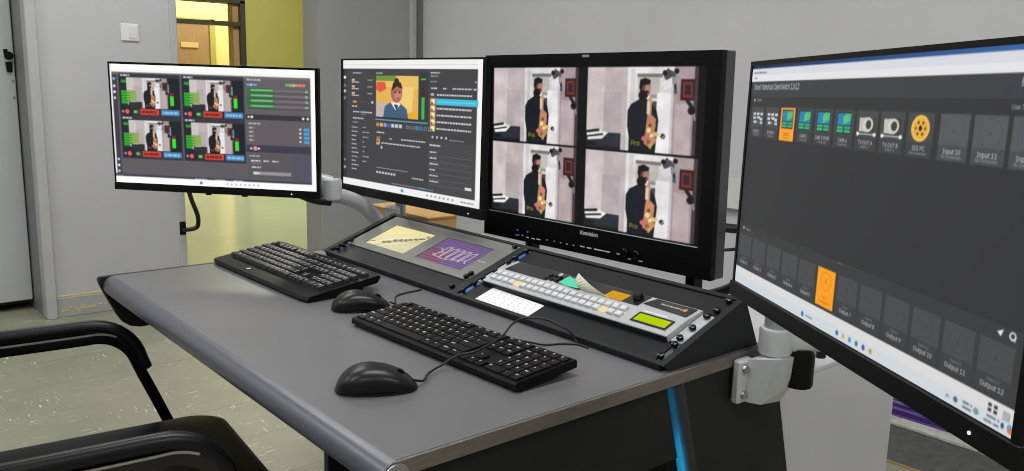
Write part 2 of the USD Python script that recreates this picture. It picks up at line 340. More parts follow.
# corridor beyond the doorway
struct('corridor_floor', bx(1.2, 6.5, YL + 0.14, 9.0, -0.1, -0.003), M['lino'])
struct('corridor_ceiling', bx(1.2, 6.5, YL + 0.2, 11.6, 3.0, 3.1), M['ceiling'])
k9 = 9.0
cw = thing('wall_far', None, None, kind='structure')
part('wall_panel', cat_(bx(3.92, 6.5, k9, k9 + 0.15, 0, 3.0), bx(1.2, 2.6, k9, k9 + 0.15, 0, 3.0), bx(2.6, 3.92, k9, k9 + 0.15, 1.97, 3.0)), M['yellow'], cw, False)
struct('wall_corridor_end', bx(6.4, 6.5, YL + 0.2, 11.6, 0, 3.0), M['yellow'])
struct('wall_corridor_side', bx(1.2, 1.3, YL + 0.2, 11.6, 0, 3.0), M['yellow'])
struct('side_room_floor', bx(1.3, 6.4, 9.0, 11.6, -0.1, -0.002), M['lino'])
struct('side_room_wall', bx(1.3, 6.4, 10.9, 11.0, 0, 3.0), M['pale_yellow'])
fr = thing('trim_6', None, None, kind='structure')
part('door_post', bx(3.862, 3.92, k9 - 0.03, k9 + 0.17, 0, 1.93, 0.004), M['dark_frame'], fr, False)
part('door_post', bx(2.60, 2.66, k9 - 0.03, k9 + 0.17, 0, 1.93, 0.004), M['dark_frame'], fr, False)
part('door_head', bx(2.60, 3.92, k9 - 0.03, k9 + 0.17, 1.90, 1.97, 0.004), M['dark_frame'], fr, False)
part('transom_bar', bx(2.66, 3.862, k9 - 0.03, k9 + 0.12, 1.668, 1.712, 0.004), M['dark_frame'], fr, False)
part('reveal_lining', bx(3.80, 3.862, k9 + 0.02, k9 + 0.15, 0, 1.90), M['brown_door'], fr, False)
d2 = thing('door_2', None, None, (3.4, 10.86, 0), kind='structure')
part('leaf', bx(0.0, 0.86, 0, 0.04, 0.0, 1.79, 0.004), M['brown_door'], d2, False)
part('jamb', bx(0.865, 0.935, -0.02, 0.04, 0, 1.83, 0.004), M['yellow'], d2, False)
part('head', bx(0.0, 0.935, -0.02, 0.04, 1.795, 1.84, 0.004), M['yellow'], d2, False)
part('name_plate', bx(0.50, 0.72, -0.012, 0, 1.475, 1.535, 0.002), M['plate'], d2, False)

# ceiling lamps (above the frame)
for i, (x, y) in enumerate(ROOM_LAMPS):
    t = thing('ceiling_lamp', 'long white ceiling lamp panel with frosted cover, %s row, %s of three' % ('desk-side' if x > 0 else 'door-side', ('nearest', 'middle', 'farthest')[i % 3]), 'ceiling lamp', (x, y, ZC), group='ceiling lamp panels')
    part('housing', bx(-0.60, 0.60, -0.15, 0.15, -0.03, 0, 0.004), M['white'], t, False)
    part('diffuser', bx(-0.57, 0.57, -0.12, 0.12, -0.038, -0.03), M['lamp'], t, False)

# light switch
t = thing('light_switch', 'square white light switch on the grey wall beside the doorway', 'light switch', (1.368, YL, 1.374))
fpl = part('faceplate', bx(-0.042, 0.042, -0.009, 0, -0.042, 0.042, 0.004), M['white'], t, False)
part('rocker', hull([(-0.006, -0.009, -0.028), (0.030, -0.009, -0.028), (-0.006, -0.009, 0.028), (0.030, -0.009, 0.028), (-0.006, -0.012, -0.028), (0.030, -0.012, -0.028), (-0.006, -0.016, 0.028), (0.030, -0.016, 0.028)]), M['white'], fpl, False)
# black hook at the jamb
t = thing('door_hook', 'bent black metal bar sticking out from the doorway jamb', 'door hook', (DX0, YL - 0.012, 0.40))
part('bar', tube([(-0.01, -0.055, 0.235), (0.012, -0.062, 0.14), (0.038, -0.064, 0.06), (0.040, -0.064, 0.012), (0.026, -0.060, -0.010), (-0.012, -0.03, -0.02), (-0.017, 0.0, -0.021)], 0.0115, 8, 12), M['black_gloss'], t, True)
part('wall_plate', bx(-0.034, -0.002, -0.004, 0.0, -0.05, 0.02, 0.001), M['black'], t, False)
part('upper_bracket', tube([(-0.01, -0.055, 0.235), (-0.012, -0.04, 0.27), (-0.017, 0.0, 0.275)], 0.0115, 8, 12), M['black_gloss'], t, True)
# trunking on the right wall
t = thing('wall_trunking', 'long white plastic cable trunking on the pale wall behind the monitors', 'cable trunking', (XR, 2.3, 0.72))
part('channel', bx(-0.035, 0, -1.9, 1.9, -0.05, 0.05, 0.003), M['wall_right'], t, False)
part('lid', bx(-0.041, -0.035, -1.9, 1.9, -0.045, 0.082, 0.002), M['white'], t, False)

# ================================================================== DESK  (x 0.505 .. 1.30 deep, y 0.815 .. 2.005 wide)
DT = 0.745
dk = thing('desk', 'dark grey operator desk with grey rounded front edge and black side panels', 'desk', (0.9, 1.41, 0))
ox, oy = 0.9, 1.41
def D(q): return T(q, -ox, -oy, 0)
part('desktop', D(ext(Polygon([(0.528, 0.819), (1.30, 0.819), (1.30, 1.992), (0.544, 1.992)]), 0.022, 'xy', DT - 0.022)), M['desk'], dk, False)
a = np.linspace(math.pi / 2, 3 * math.pi / 2, 14)
nose = Polygon([(0.528, DT - 0.046)] + [(0.528 + 0.024 * math.cos(q), DT - 0.023 + 0.023 * math.sin(q)) for q in a[::-1]] + [(0.528, DT)])
nz = trimesh.creation.extrude_polygon(nose, 1.176, engine='earcut'); v = np.array(nz.vertices)
nz = trimesh.Trimesh(np.stack([v[:, 0] + 0.016 * v[:, 2] / 1.176, v[:, 2] + 0.815, v[:, 1]], 1), nz.faces[:, ::-1], process=False)
part('front_edge', D(nz), M['nose'], dk, 40, label='grey rounded plastic front edge')
part('end_edge', D(bx(0.522, 1.30, 0.8145, 0.819, DT - 0.022, DT - 0.0005, 0.0008)), M['ply'], dk, False, label='bare brown board edge')
part('edge_cap', D(cyl(0.0205, 0.004, (0.526, 0.8125, DT - 0.023), 'y', 18, 0.001)), M['chrome'], dk, 40)
br = Polygon([(0.517, DT - 0.001), (0.512, DT - 0.006), (0.514, 0.728), (0.522, 0.708), (0.546, 0.655), (0.557, 0.636), (0.573, 0.624), (0.595, 0.618), (0.64, 0.618), (1.24, 0.618), (1.24, 0.712), (1.29, 0.712), (1.29, DT - 0.001)])
part('end_panel', D(ext(br, 0.016, 'xz', 1.992)), M['desk_black'], dk, False, label='black rounded end bracket')
part('apron', D(ext(Polygon([(0.56, DT - 0.0225), (1.047, DT - 0.0225), (1.047 + 0.302 * 0.137, 0.585), (0.56, 0.585)]), 0.006, 'xz', 0.830)), M['desk_black'], dk, False, label='black apron below the right end')
# raked pedestal on the right end, its front corner rounded
def raked(poly, z0, z1, rake=0.302, zt=DT - 0.0225):
    q = trimesh.creation.extrude_polygon(poly, z1 - z0, engine='earcut'); v = np.array(q.vertices); v[:, 2] += z0
    v[:, 0] += (zt - v[:, 2]) * rake
    return trimesh.Trimesh(v, q.faces, process=False)
RC = 0.016
arc = [(1.062 + RC - RC * math.cos(q), 0.818 + RC - RC * math.sin(q)) for q in np.linspace(0, math.pi / 2, 9)]
part('pedestal_panel', D(raked(Polygon([(1.062 + RC, 0.818), (1.338, 0.818), (1.338, 0.848), (1.062 + RC, 0.848)]), 0.0, DT - 0.0225)), M['desk_black'], dk, False)
part('pedestal_edge', D(raked(Polygon(arc + [(1.062 + RC, 0.848), (1.062, 0.848)]), 0.0, DT - 0.0225)), M['edge_grey'], dk, 40, label='rounded front edge of the pedestal lit cyan')
part('pedestal_panel', D(bx(1.045, 1.30, 1.95, 1.974, 0, DT - 0.033, 0.001)), M['desk_black'], dk, False)
part('modesty_panel', D(bx(1.262, 1.28, 0.842, 1.95, 0.30, DT - 0.034)), M['desk_black'], dk, False)
t = thing('led_strip', 'cyan glowing light tube under the desk beside the pedestal edge', 'light strip', (1.034, 0.847, 0))
zt = DT - 0.0225
def raked_bar(x0, x1, y0, y1, z0, z1): return hull([(x + (zt - z) * 0.302, y, z) for x in (x0, x1) for y in (y0, y1) for z in (z0, z1)])
part('light_tube', raked_bar(0, 0.005, 0, 0.005, 0.02, 0.605), M['cyan'], t, False, label='bright cyan tube')
part('light_tube', raked_bar(0, 0.005, 0, 0.005, 0.605, 0.70), M['cyan_soft'], t, False, label='softer glowing upper end of the cyan tube')
part('mounting_channel', cat_(raked_bar(-0.006, -0.001, -0.008, 0.010, 0.004, 0.70), raked_bar(-0.006, 0.010, 0.006, 0.010, 0.004, 0.70)), M['black'], t, False)
part('foot', bx(0.19, 0.24, -0.01, 0.012, 0, 0.004), M['black'], t, False)

# ================================================================== KEYBOARDS
L1 = [('Esc', 1), (None, 1), ('F1', 1), ('F2', 1), ('F3', 1), ('F4', 1), (None, .5), ('F5', 1), ('F6', 1), ('F7', 1), ('F8', 1), (None, .5), ('F9', 1), ('F10', 1), ('F11', 1), ('F12', 1), (None, .25), ('Prt', 1), ('Scr', 1), ('Brk', 1), (None, .25), ('o', 1), ('o', 1), ('o', 1), ('o', 1)]
ROWS = [
    L1,
    [(c, 1) for c in '`1234567890-='] + [('Back', 2), (None, .25), ('Ins', 1), ('Hm', 1), ('PgU', 1), (None, .25), ('Num', 1), ('/', 1), ('*', 1), ('-', 1)],
    [('Tab', 1.5)] + [(c, 1) for c in 'QWERTYUIOP[]'] + [('\\', 1.5), (None, .25), ('Del', 1), ('End', 1), ('PgD', 1), (None, .25), ('7', 1), ('8', 1), ('9', 1), ('+', 1)],
    [('Caps', 1.75)] + [(c, 1) for c in "ASDFGHJKL;'"] + [('Enter', 2.25), (None, 3.5), ('4', 1), ('5', 1), ('6', 1), ('+', 1)],
    [('Shift', 2.25)] + [(c, 1) for c in 'ZXCVBNM,./'] + [('Shift', 2.75), (None, 1.25), ('^', 1), (None, 1.25), ('1', 1), ('2', 1), ('3', 1), ('Ent', 1)],
    [('Ctrl', 1.25), ('Win', 1.25), ('Alt', 1.25), ('', 6.25), ('Alt', 1.25), ('Fn', 1.25), ('Menu', 1.25), ('Ctrl', 1.25), (None, .25), ('<', 1), ('v', 1), ('>', 1), (None, .25), ('0', 2), ('.', 1), ('Ent', 1)]]
glyphs = {}
def glyph(s, h):
    if (s, h) not in glyphs: glyphs[s, h] = meshkit.text_mesh(s, h, 0.0003, bold=True)
    return glyphs[s, h]
def keys(parent, x0, y0, pitch, rowp, z, tilt, gap, hk, inset, mk, gaprow=0.0, lh=0.0040, curve=0.0):
    """Keys in rows; x runs along the board, y away from the typist. z(y) is the deck's height."""
    for r, row in enumerate(ROWS):
        y = y0 + (5 - r) * rowp + (gaprow if r == 0 else 0); x = x0
        for s, w in row:
            if s is not None:
                a0, a1, b0, b1 = x + gap, x + w * pitch - gap, y + gap, y + rowp - gap
                zz = z((b0 + b1) / 2); hb = hk * (0.8 if r == 0 else 1)
                P = [(p, q, zz + (q - (b0 + b1) / 2) * tilt) for p in (a0, a1) for q in (b0, b1)] + [(p, q, zz + hb * 0.82 + (q - (b0 + b1) / 2) * tilt) for p in (a0 + inset * .4, a1 - inset * .4) for q in (b0 + inset * .4, b1 - inset * .4)] \
                    + [(p, q, zz + hb + (q - (b0 + b1) / 2) * tilt) for p in (a0 + inset, a1 - inset) for q in (b0 + inset, b1 - inset)]
                kp = part('key', hull(P), mk, parent, False)
                if s:
                    h = lh if len(s) == 1 else lh * 0.62
                    g = rot(glyph(s, h), math.atan(tilt), (1, 0, 0))
                    part('letter', T(g, a0 + inset + 0.0012, b1 - inset - h - 0.0022, zz + hb + (b1 - h - .003 - (b0 + b1) / 2) * tilt), M['legend'], kp, False)
            x += w * pitch

# front keyboard: low, flat, with a straight slim case
kb = thing('keyboard', 'slim black keyboard with white letters in front, crossed by the mouse cable', 'keyboard', mat4((0.772, 1.343, DT), math.radians(-90 + 1.9)))
LK, DK_ = 0.444, 0.131
prof = Polygon([(0, 0.0045), (0.0, 0.0125), (0.003, 0.0155), (DK_ - 0.003, 0.0255), (DK_, 0.0225), (DK_, 0.012), (0.03, 0.002), (0.012, 0.0)])
kcase = part('case', ext(prof, LK, 'yz', 0), M['kb'], kb, 30)
part('rear_foot', bx(0.03, 0.075, DK_ - 0.035, DK_ - 0.012, 0, 0.014, 0.002), M['kb'], kcase, False)
part('rear_foot', bx(LK - 0.075, LK - 0.03, DK_ - 0.035, DK_ - 0.012, 0, 0.014, 0.002), M['kb'], kcase, False)
tl = 0.01 / (DK_ - 0.006)
keys(kb, 0.0045, 0.0065, (LK - 0.009) / 22.5, 0.0193, lambda y: 0.0152 + (y - 0.003) * tl, tl, 0.0011, 0.0035, 0.0008, M['key'], 0.0025, 0.0048)
KM = np.linalg.inv(mat4((0.772, 1.343, DT), math.radians(-90 + 1.9)))
def kloc(P): return np.asarray(P, float) @ KM[:3, :3].T + KM[:3, 3]
part('cable', tube(kloc([(0.900, 1.075, 0.765), (0.916, 1.060, 0.764), (0.945, 1.050, 0.756), (0.975, 1.042, 0.7475), (1.004, 1.030, 0.747), (1.024, 1.012, 0.747), (1.026, 0.985, 0.747)]), 0.0018, 8, 8), M['cable'], kb, True)

# rear keyboard: deep shell with a palm lip and raised grey-looking keys
kb2 = thing('keyboard', 'chunky black keyboard with raised back and palm lip at the far desk end', 'keyboard', mat4((0.767, 1.997, DT), math.radians(-90 + 0.7)))
LK2, DK2 = 0.468, 0.185
def shell(L_, prof_, end):
    """Body of revolution-free sweep: the profile along x with corners pulled in at both ends."""
    n = 22; V = []; xs = np.linspace(0, L_, n); p = np.array(prof_)
    for x in xs:
        e = min(x, L_ - x); k = 1 - max(0, 1 - e / 0.03) ** 2 * end
        cy = DK2 * 0.5
        V.append(np.stack([np.full(len(p), x), cy + (p[:, 0] - cy) * k, p[:, 1] * (0.9 + 0.1 * k)], 1))
    V = np.vstack(V); kq = len(p); Fc = []
    for i in range(n - 1):
        for j in range(kq):
            a_, b_ = i * kq + j, i * kq + (j + 1) % kq; Fc += [(a_, b_, b_ + kq), (a_, b_ + kq, a_ + kq)]
    for j in range(1, kq - 1): Fc += [(0, j + 1, j), ((n - 1) * kq, (n - 1) * kq + j, (n - 1) * kq + j + 1)]
    q = trimesh.Trimesh(V, Fc, process=False)
    if q.volume < 0: q.invert()
    return q
P2 = [(0.004, 0.0), (0.0, 0.006), (0.004, 0.012), (0.034, 0.0165), (0.145, 0.031), (0.180, 0.036), (DK2, 0.031), (DK2 - 0.01, 0.019), (0.03, 0.002)]
kcase2 = part('case', shell(LK2, P2, 0.06), M['kb'], kb2, 30)
part('rear_foot', bx(0.03, 0.075, DK2 - 0.05, DK2 - 0.03, 0, 0.020, 0.002), M['kb'], kcase2, False)
part('rear_foot', bx(LK2 - 0.075, LK2 - 0.03, DK2 - 0.05, DK2 - 0.03, 0, 0.020, 0.002), M['kb'], kcase2, False)
tl2 = 0.0145 / 0.106
keys(kb2, 0.018, 0.040, (LK2 - 0.036) / 22.5, 0.0195, lambda y: 0.0163 + (y - 0.036) * tl2, tl2, 0.0013, 0.0085, 0.0028, M['key_grey'], 0.006, 0.0052)
part('badge', rot(T(cat_(lathe([(0, 0), (0.0052, 0), (0.0052, 0.0006), (0, 0.0006)], 20)), 0.165, 0.020, 0.0146), 0.0, (1, 0, 0)), M['legend'], kcase2, False, label='small white round badge')

# ================================================================== MICE
def mouse(M4, label, length, width, height, badge=False):
    t = thing('mouse', label, 'mouse', M4)
    n, k = 40, 28; V = []
    us = np.linspace(0, 1, n)
    for u in us:
        s = 2 * u - 1; wd = width / 2 * (1 - abs(s) ** 3.2) ** 0.5 * (1 - 0.10 * s); hp = height * (max(0, 1 - abs(s * 1.0 + 0.0) ** 2.3) ** 0.62) * (1 - 0.22 * s - 0.10 * s * s)
        for q in range(k):
            th = 2 * math.pi * q / k; cy, sz = math.cos(th), math.sin(th)
            y = wd * math.copysign(abs(cy) ** 0.75, cy); z = hp * 0.42 + (hp * 0.58 * abs(sz) ** 0.85 if sz > 0 else -hp * 0.42 * abs(sz) ** 0.4)
            V.append((s * length / 2, y, max(z, 0.0008)))
    Fc = []
    for i in range(n - 1):
        for j in range(k):
            a_, b_ = i * k + j, i * k + (j + 1) % k; Fc += [(a_, b_, b_ + k), (a_, b_ + k, a_ + k)]
    q = trimesh.Trimesh(V, Fc, process=False)
    if q.volume < 0: q.invert()
    part('body', q, M['black_satin'], t, True)
    def top(s): return height * (max(0, 1 - abs(s) ** 2.3) ** 0.62) * (1 - 0.22 * s - 0.10 * s * s)
    seam = [(s * length / 2, 0.0, top(s) - 0.0006) for s in np.linspace(0.08, 0.9, 12)]
    part('button_seam', tube(seam, 0.0007, 2, 6), M['black_gloss'], t, True)
    part('scroll_wheel', T(cyl(0.009, 0.006, (0, -0.003, 0), 'y', 20, 0.001), 0.52 * length / 2, 0, top(0.52) - 0.006), M['kb'], t, 40)
    part('base_rim', ext(Polygon([(length / 2 * .96 * math.cos(a_) , width / 2 * .97 * math.copysign(abs(math.sin(a_)) ** .8, math.sin(a_))) for a_ in np.linspace(0, 2 * math.pi, 40, endpoint=False)]), 0.004, 'xy', 0), M['black_gloss'], t, 40)
    return t, top
M['black_satin'] = mat('black_satin_plastic', (14, 14, 15), 0.36, spec=0.35)
MM = mat4((0.636, 1.036, DT), math.radians(-30))
ms, top = mouse(MM, 'black wired mouse on the open desk in front of the slim keyboard', 0.122, 0.066, 0.038)
Mi = np.linalg.inv(MM)
def loc(P, Mi): P = np.asarray(P, float); return P @ Mi[:3, :3].T + Mi[:3, 3]
cable_w = [(0.682, 1.009, 0.757), (0.702, 1.012, 0.751), (0.729, 1.035, 0.751), (0.762, 1.045, 0.755), (0.785, 1.035, 0.768), (0.807, 1.023, 0.7725), (0.856, 1.034, 0.7765), (0.889, 1.048, 0.780), (0.930, 1.074, 0.785), (0.960, 1.078, 0.789), (0.993, 1.060, 0.786), (1.008, 1.035, 0.777), (1.021, 1.024, 0.766), (1.026, 1.018, 0.755), (1.026, 1.010, 0.7475)]
part('cable', tube(loc(cable_w, Mi), 0.0019, 8, 8), M['cable'], ms, True)
MM2 = mat4((0.846, 1.434, DT), math.radians(-26))
ms2, top2 = mouse(MM2, 'black mouse with a small white emblem, beside the rear keyboard', 0.118, 0.068, 0.036)
part('emblem', T(rot(lathe([(0, 0), (0.0045, 0), (0.0045, 0.0008), (0, 0.0008)], 18), -0.42, (0, 1, 0)), -0.036, 0.0, top2(-0.655) - 0.0002), M['legend'], ms2, False, label='small white round emblem')
part('cable', tube(loc([(0.897, 1.409, 0.756), (0.916, 1.420, 0.7475), (0.935, 1.450, 0.747), (0.955, 1.474, 0.747), (0.985, 1.483, 0.747), (1.026, 1.487, 0.747)], np.linalg.inv(MM2)), 0.0017, 8, 8), M['cable'], ms2, True)

# ================================================================== CONSOLE (sloped rack case on the desk)
CY0, CY1 = 0.825, 1.938; CXF, CZF, CXB, CZB = 1.032, 0.757, 1.245, 0.835
ang = math.atan2(CZB - CZF, CXB - CXF); CL = math.hypot(CZB - CZF, CXB - CXF)
# local frame of the slope: x = across (world -y from CY1), y = up the slope, z = out of the slope
Cc = np.eye(4); Cc[:3, 0] = (0, -1, 0); Cc[:3, 1] = (math.cos(ang), 0, math.sin(ang)); Cc[:3, 2] = np.cross(Cc[:3, 0], Cc[:3, 1]); Cc[:3, 3] = (CXF, CY1, CZF)
Ci = np.linalg.inv(Cc)
CW = CY1 - CY0
con = sloped('console', 'charcoal sloped rack console with two bays standing along the back of the desk', 'console', Cc)
def side_poly():
    return Polygon([(CXF + 0.016, DT + 0.0), (CXF, CZF), (CXB, CZB), (CXB + 0.045, DT + 0.0)])
def W2L(q, M_=Ci):
    q = q.copy(); q.apply_transform(M_); return q
for y0, y1, nm in ((CY1 - 0.018, CY1, 'side_panel'), (CY0, CY0 + 0.012, 'side_panel')): part(nm, W2L(ext(side_poly(), y1 - y0, 'xz', y0)), M['case'], con, False)
DV = CY1 - 1.392                                                   # middle of the divider in local x
part('divider', W2L(ext(Polygon([(CXF + .016, DT), (CXF, CZF), (CXB, CZB), (CXB + .045, DT)]), 0.022, 'xz', 1.392 - 0.011)), M['case'], con, False)
part('front_rail', bx(0.012, CW - 0.010, 0.0, 0.010, -0.014, 0.0005, 0.001), M['case'], con, False)
part('back_rail', bx(0.012, CW - 0.010, CL - 0.010, CL, -0.05, 0.0005, 0.001), M['case'], con, False)
part('back_panel', W2L(hull([(CXB - 0.004, y, CZB - 0.004) for y in (CY0 + .012, CY1 - .018)] + [(CXB, y, CZB - 0.002) for y in (CY0 + .012, CY1 - .018)] + [(CXB + 0.045, y, DT) for y in (CY0 + .012, CY1 - .018)] + [(CXB + 0.039, y, DT) for y in (CY0 + .012, CY1 - .018)])), M['case'], con, False)
BAYS = [(0.030, DV - 0.012), (DV + 0.012, CW - 0.013)]
for (x0, x1) in BAYS:
    for xa, mm in ((x0, 'blue_rail'), (x1 - 0.013, 'rail')):
        part('rack_rail', bx(xa, xa + 0.013, 0.012, CL - 0.012, -0.010, -0.0045, 0.0006), M[mm], con, False)
    part('bay_floor', bx(x0, x1, 0.011, CL - 0.011, -0.0125, -0.0105), M['blank'], con, False)
# blank panels
part('blank_panel', bx(BAYS[0][0] + .014, BAYS[0][1] - .001, 0.012, 0.054, -0.0045, -0.0025, 0.0005), M['blank'], con, False)
part('blank_panel', bx(BAYS[1][0] + .014, BAYS[1][1] - .014, 0.012, 0.060, -0.0045, -0.0025, 0.0005), M['blank'], con, False)
part('blank_panel', bx(BAYS[1][0] + .014, BAYS[1][1] - .001, 0.162, CL - 0.012, -0.0045, -0.0025, 0.0005), M['blank'], con, False)
def thumb(): return lathe([(0, -0.005), (0.0033, -0.005), (0.0033, 0.001), (0.0060, 0.0015), (0.0066, 0.0055), (0.0055, 0.0075), (0.0032, 0.0082), (0.002, 0.0095), (0, 0.0096)], 14)
TH = thumb()
for xa in (BAYS[0][1] - 0.008,):
    for yy in (0.022,): part('thumb_screw', T(TH, xa, yy, -0.002), M['black_gloss'], con, 40)
for yy in (0.024, 0.042): part('thumb_screw', T(TH, BAYS[0][0] + 0.010, yy, -0.003), M['black_gloss'], con, 40)
for xa, ys in ((BAYS[1][0] + 0.008, (0.020, 0.052, 0.172, 0.205)), (BAYS[1][1] - 0.008, (0.020, 0.056, 0.172, 0.207))):
    for yy in ys: part('thumb_screw', T(TH, xa, yy, -0.002), M['black_gloss'], con, 40)

# rack panel with two small screens
RP0, RP1 = BAYS[0][0] + 0.002, BAYS[0][1] - 0.001
Mr = Cc @ mat4((RP0, 0.057, -0.0045))
rp = sloped('rack_display', 'warm grey rack faceplate holding two small screens in the far bay of the console', 'rack display', Mr)
RW_, RH_ = RP1 - RP0, CL - 0.012 - 0.057
S1 = (0.050, 0.022, 0.225, 0.124); S2 = (0.272, 0.023, 0.447, 0.127)   # screens, local x0 y0 x1 y1
fp = sbox(0, 0, RW_, RH_).difference(sbox(*S1)).difference(sbox(*S2))
rfp = part('faceplate', ext(fp, 0.004, 'xy', 0), M['panel_grey'], rp, False)
def art_yellow():
    A = Art(150, 100, (214, 206, 160)); r = random.Random(3)
    A.poly([(0, 0), (1, 0), (1, .3), (.3, 1), (0, 1)], (226, 218, 168)); A.poly([(0, .55), (.42, .25), (.75, .1), (1, 0), (.2, 0), (0, .2)], (236, 224, 150))
    for k in range(22): x = .30 + .03 * k; y = .78 - .028 * k + r.uniform(-.05, .05); A.oval(x, y, .035, .05, (120, 106, 74)); A.oval(x + .01, y - .03, .022, .03, (214, 206, 176))
    A.line([(.05, .95), (.4, .55), (.9, .18)], (246, 238, 190), .03); A.line([(.2, 1), (.55, .62), (1, .35)], (170, 160, 118), .02)
    A.line([(0, .92), (.12, .80)], (70, 62, 40), .02); return A.done(0.8)
def art_purple():
    A = Art(170, 104, (104, 82, 134)); r = random.Random(5)
    for k in range(26): A.line([(0, k / 26), (1, k / 26 + .0)], ((132, 104, 150) if k % 2 else (74, 52, 104)), .012)
    A.poly([(0, .45), (.4, .45), (.55, 1), (0, 1)], (118, 70, 104))
    for k in range(10): A.line([(0, .5 + k / 20), (.5, .5 + k / 20)], (150, 96, 112) if k % 2 else (88, 48, 84), .012)
    for k in range(5): x = .22 + .13 * k; A.line([(x, .75), (x + .04, .35), (x + .12, .30), (x + .11, .68), (x + .15, .72)], (206, 188, 196), .02)
    A.line([(.15, .40), (.30, .55), (.18, .70), (.45, .78), (.85, .62)], (196, 170, 178), .02); return A.done(0.7)
for i, (Sx, art, lb) in enumerate(((S1, art_yellow(), 'small screen with a pale yellow picture'), (S2, art_purple(), 'small screen with a purple striped picture'))):
    p = grid_art(str(rp.GetPath()) + '/screen', art, Sx[2] - Sx[0], Sx[3] - Sx[1], SCREEN, (Sx[0], Sx[1], 0.0022), (1, 0, 0), (0, 1, 0)); say(p, lb)
part('brand_print', T(rot(meshkit.text_mesh('Datavideo', 0.0042, 0.0002), 0, (0, 0, 1)), 0.452, 0.070, 0.004), M['legend'], rfp, False)
for xa, yy in ((RW_ - 0.008, 0.020), (RW_ - 0.008, 0.006), (RW_ - 0.008, RH_ - 0.008), (0.006, 0.010)): part('thumb_screw', T(TH, xa, yy, 0.0042), M['black_gloss'], rfp, 40)

# production switcher
Msw = Cc @ mat4((BAYS[1][0] + 0.002, 0.062, -0.0045))
sw = sloped('switcher', 'light grey production switcher with two rows of white buttons and a lime display', 'video switcher', Msw)
SWW, SWH, SWT = BAYS[1][1] - BAYS[1][0] - 0.004, 0.098, 0.013
part('ear', bx(0, 0.022, 0.004, SWH - 0.004, 0, 0.0035, 0.0006), M['dev'], sw, False)
part('ear', bx(SWW - 0.024, SWW, 0.004, SWH - 0.004, 0, 0.0035, 0.0006), M['dev'], sw, False)
for xa in (0.009, SWW - 0.009):
    for yy in (0.012, 0.046, 0.086): part('thumb_screw', T(TH, xa, yy, 0.0037), M['black_gloss'], sw, 40)
part('body', hull([(x, y, z) for x in (0.024, SWW - 0.026) for (y, z) in ((0, 0), (0, SWT - .001), (0.001, SWT), (0.052, SWT), (SWH, SWT * 0.55), (SWH, 0))]), M['dev'], sw, False)
part('front_lip', bx(0.024, SWW - 0.026, -0.0025, -0.0002, 0.0, SWT - 0.001, 0.0006), M['case'], sw, False)
def deck(y): return SWT if y < 0.052 else SWT + (SWT * .55 - SWT) * (y - .052) / (SWH - .052)
part('dark_insert', hull([(x, y, deck(y) + dz) for x in (0.036, 0.162) for y in (0.054, SWH - 0.002) for dz in (0.0002, 0.0012)]), M['dev_dark'], sw, False)
part('dark_insert', hull([(x, y, deck(y) + dz) for x, y in ((0.188, 0.056), (0.40, 0.056), (0.40, SWH - .002), (0.170, SWH - .002)) for dz in (0.0002, 0.0012)]), M['dev_dark'], sw, False)
part('dark_insert', hull([(x, y, deck(y) + dz) for x, y in ((0.405, 0.068), (SWW - .034, 0.062), (SWW - .034, SWH - .004), (0.415, SWH - .004)) for dz in (0.0004, 0.0020)]), M['dev_dark'], sw, False)
btn = lambda w, h: hull([(x, y, 0) for x in (-w, w) for y in (-h, h)] + [(x, y, 0.0042) for x in (-w, w) for y in (-h, h)] + [(x, y, 0.0055) for x in (-w + .0012, w - .0012) for y in (-h + .0012, h - .0012)])
B1 = btn(0.0070, 0.0062)
lit = {(1, 4), (1, 18), (0, 19), (1, 19)}
for r_ in range(2):
    for k_ in range(20):
        part('button', T(B1, 0.040 + k_ * 0.0182 + (0.004 if r_ else 0), 0.036 - r_ * 0.0185, SWT), M['button_warm'] if (r_, k_) in {(1, 4), (1, 17)} else M['button'], sw, False, label='lit warm white button' if (r_, k_) in {(1, 4), (1, 17)} else None)
for r_ in range(2):
    for k_ in range(2): part('button', T(B1, 0.372 + 0.016 * k_ + 0.012, 0.055 - 0.0 * r_ + 0.017 * r_ - 0.012, deck(0.05) - 0.0), M['button'], sw, False) if False else None
B2 = btn(0.0042, 0.0038)
for r_ in range(2):
    for k_ in range(3): part('small_button', T(B2, 0.158 + 0.0125 * k_, 0.062 + 0.0125 * r_, deck(0.066) - 0.0006), M['black_gloss'], sw, False)
part('amber_display', hull([(x, y, deck(y) + dz) for x in (0.318, 0.362) for y in (0.056, 0.082) for dz in (0.0010, 0.0022)]), M['gold_lcd'], sw, False, label='amber lit display')
part('lime_display', hull([(x, y, SWT + dz) for x in (0.424, 0.494) for y in (0.016, 0.037) for dz in (0.0002, 0.0012)]), M['lime_lcd'], sw, False, label='lime lit text display')
part('display_frame', ext(sbox(0.420, 0.012, 0.498, 0.041).difference(sbox(0.424, 0.016, 0.494, 0.037)), 0.0016, 'xy', SWT), M['dev_dark'], sw, False)
part('knob', T(lathe([(0, 0), (0.0105, 0), (0.0098, 0.010), (0.0085, 0.0125), (0, 0.0128)], 24), 0.384, 0.078, deck(0.078)), M['black_gloss'], sw, 40)
part('brand_print', T(meshkit.text_mesh('Blackmagicdesign', 0.0042, 0.0002), 0.436, 0.078, deck(.078) + 0.0022), M['legend'], sw, False)
part('brand_mark', bx(0.486, 0.492, 0.074, 0.084, deck(.08) + .0019, deck(.08) + .0026), M['gold_lcd'], sw, False)
part('label_strip', bx(0.424, 0.476, 0.046, 0.049, SWT, SWT + .0003), M['legend'], sw, False)

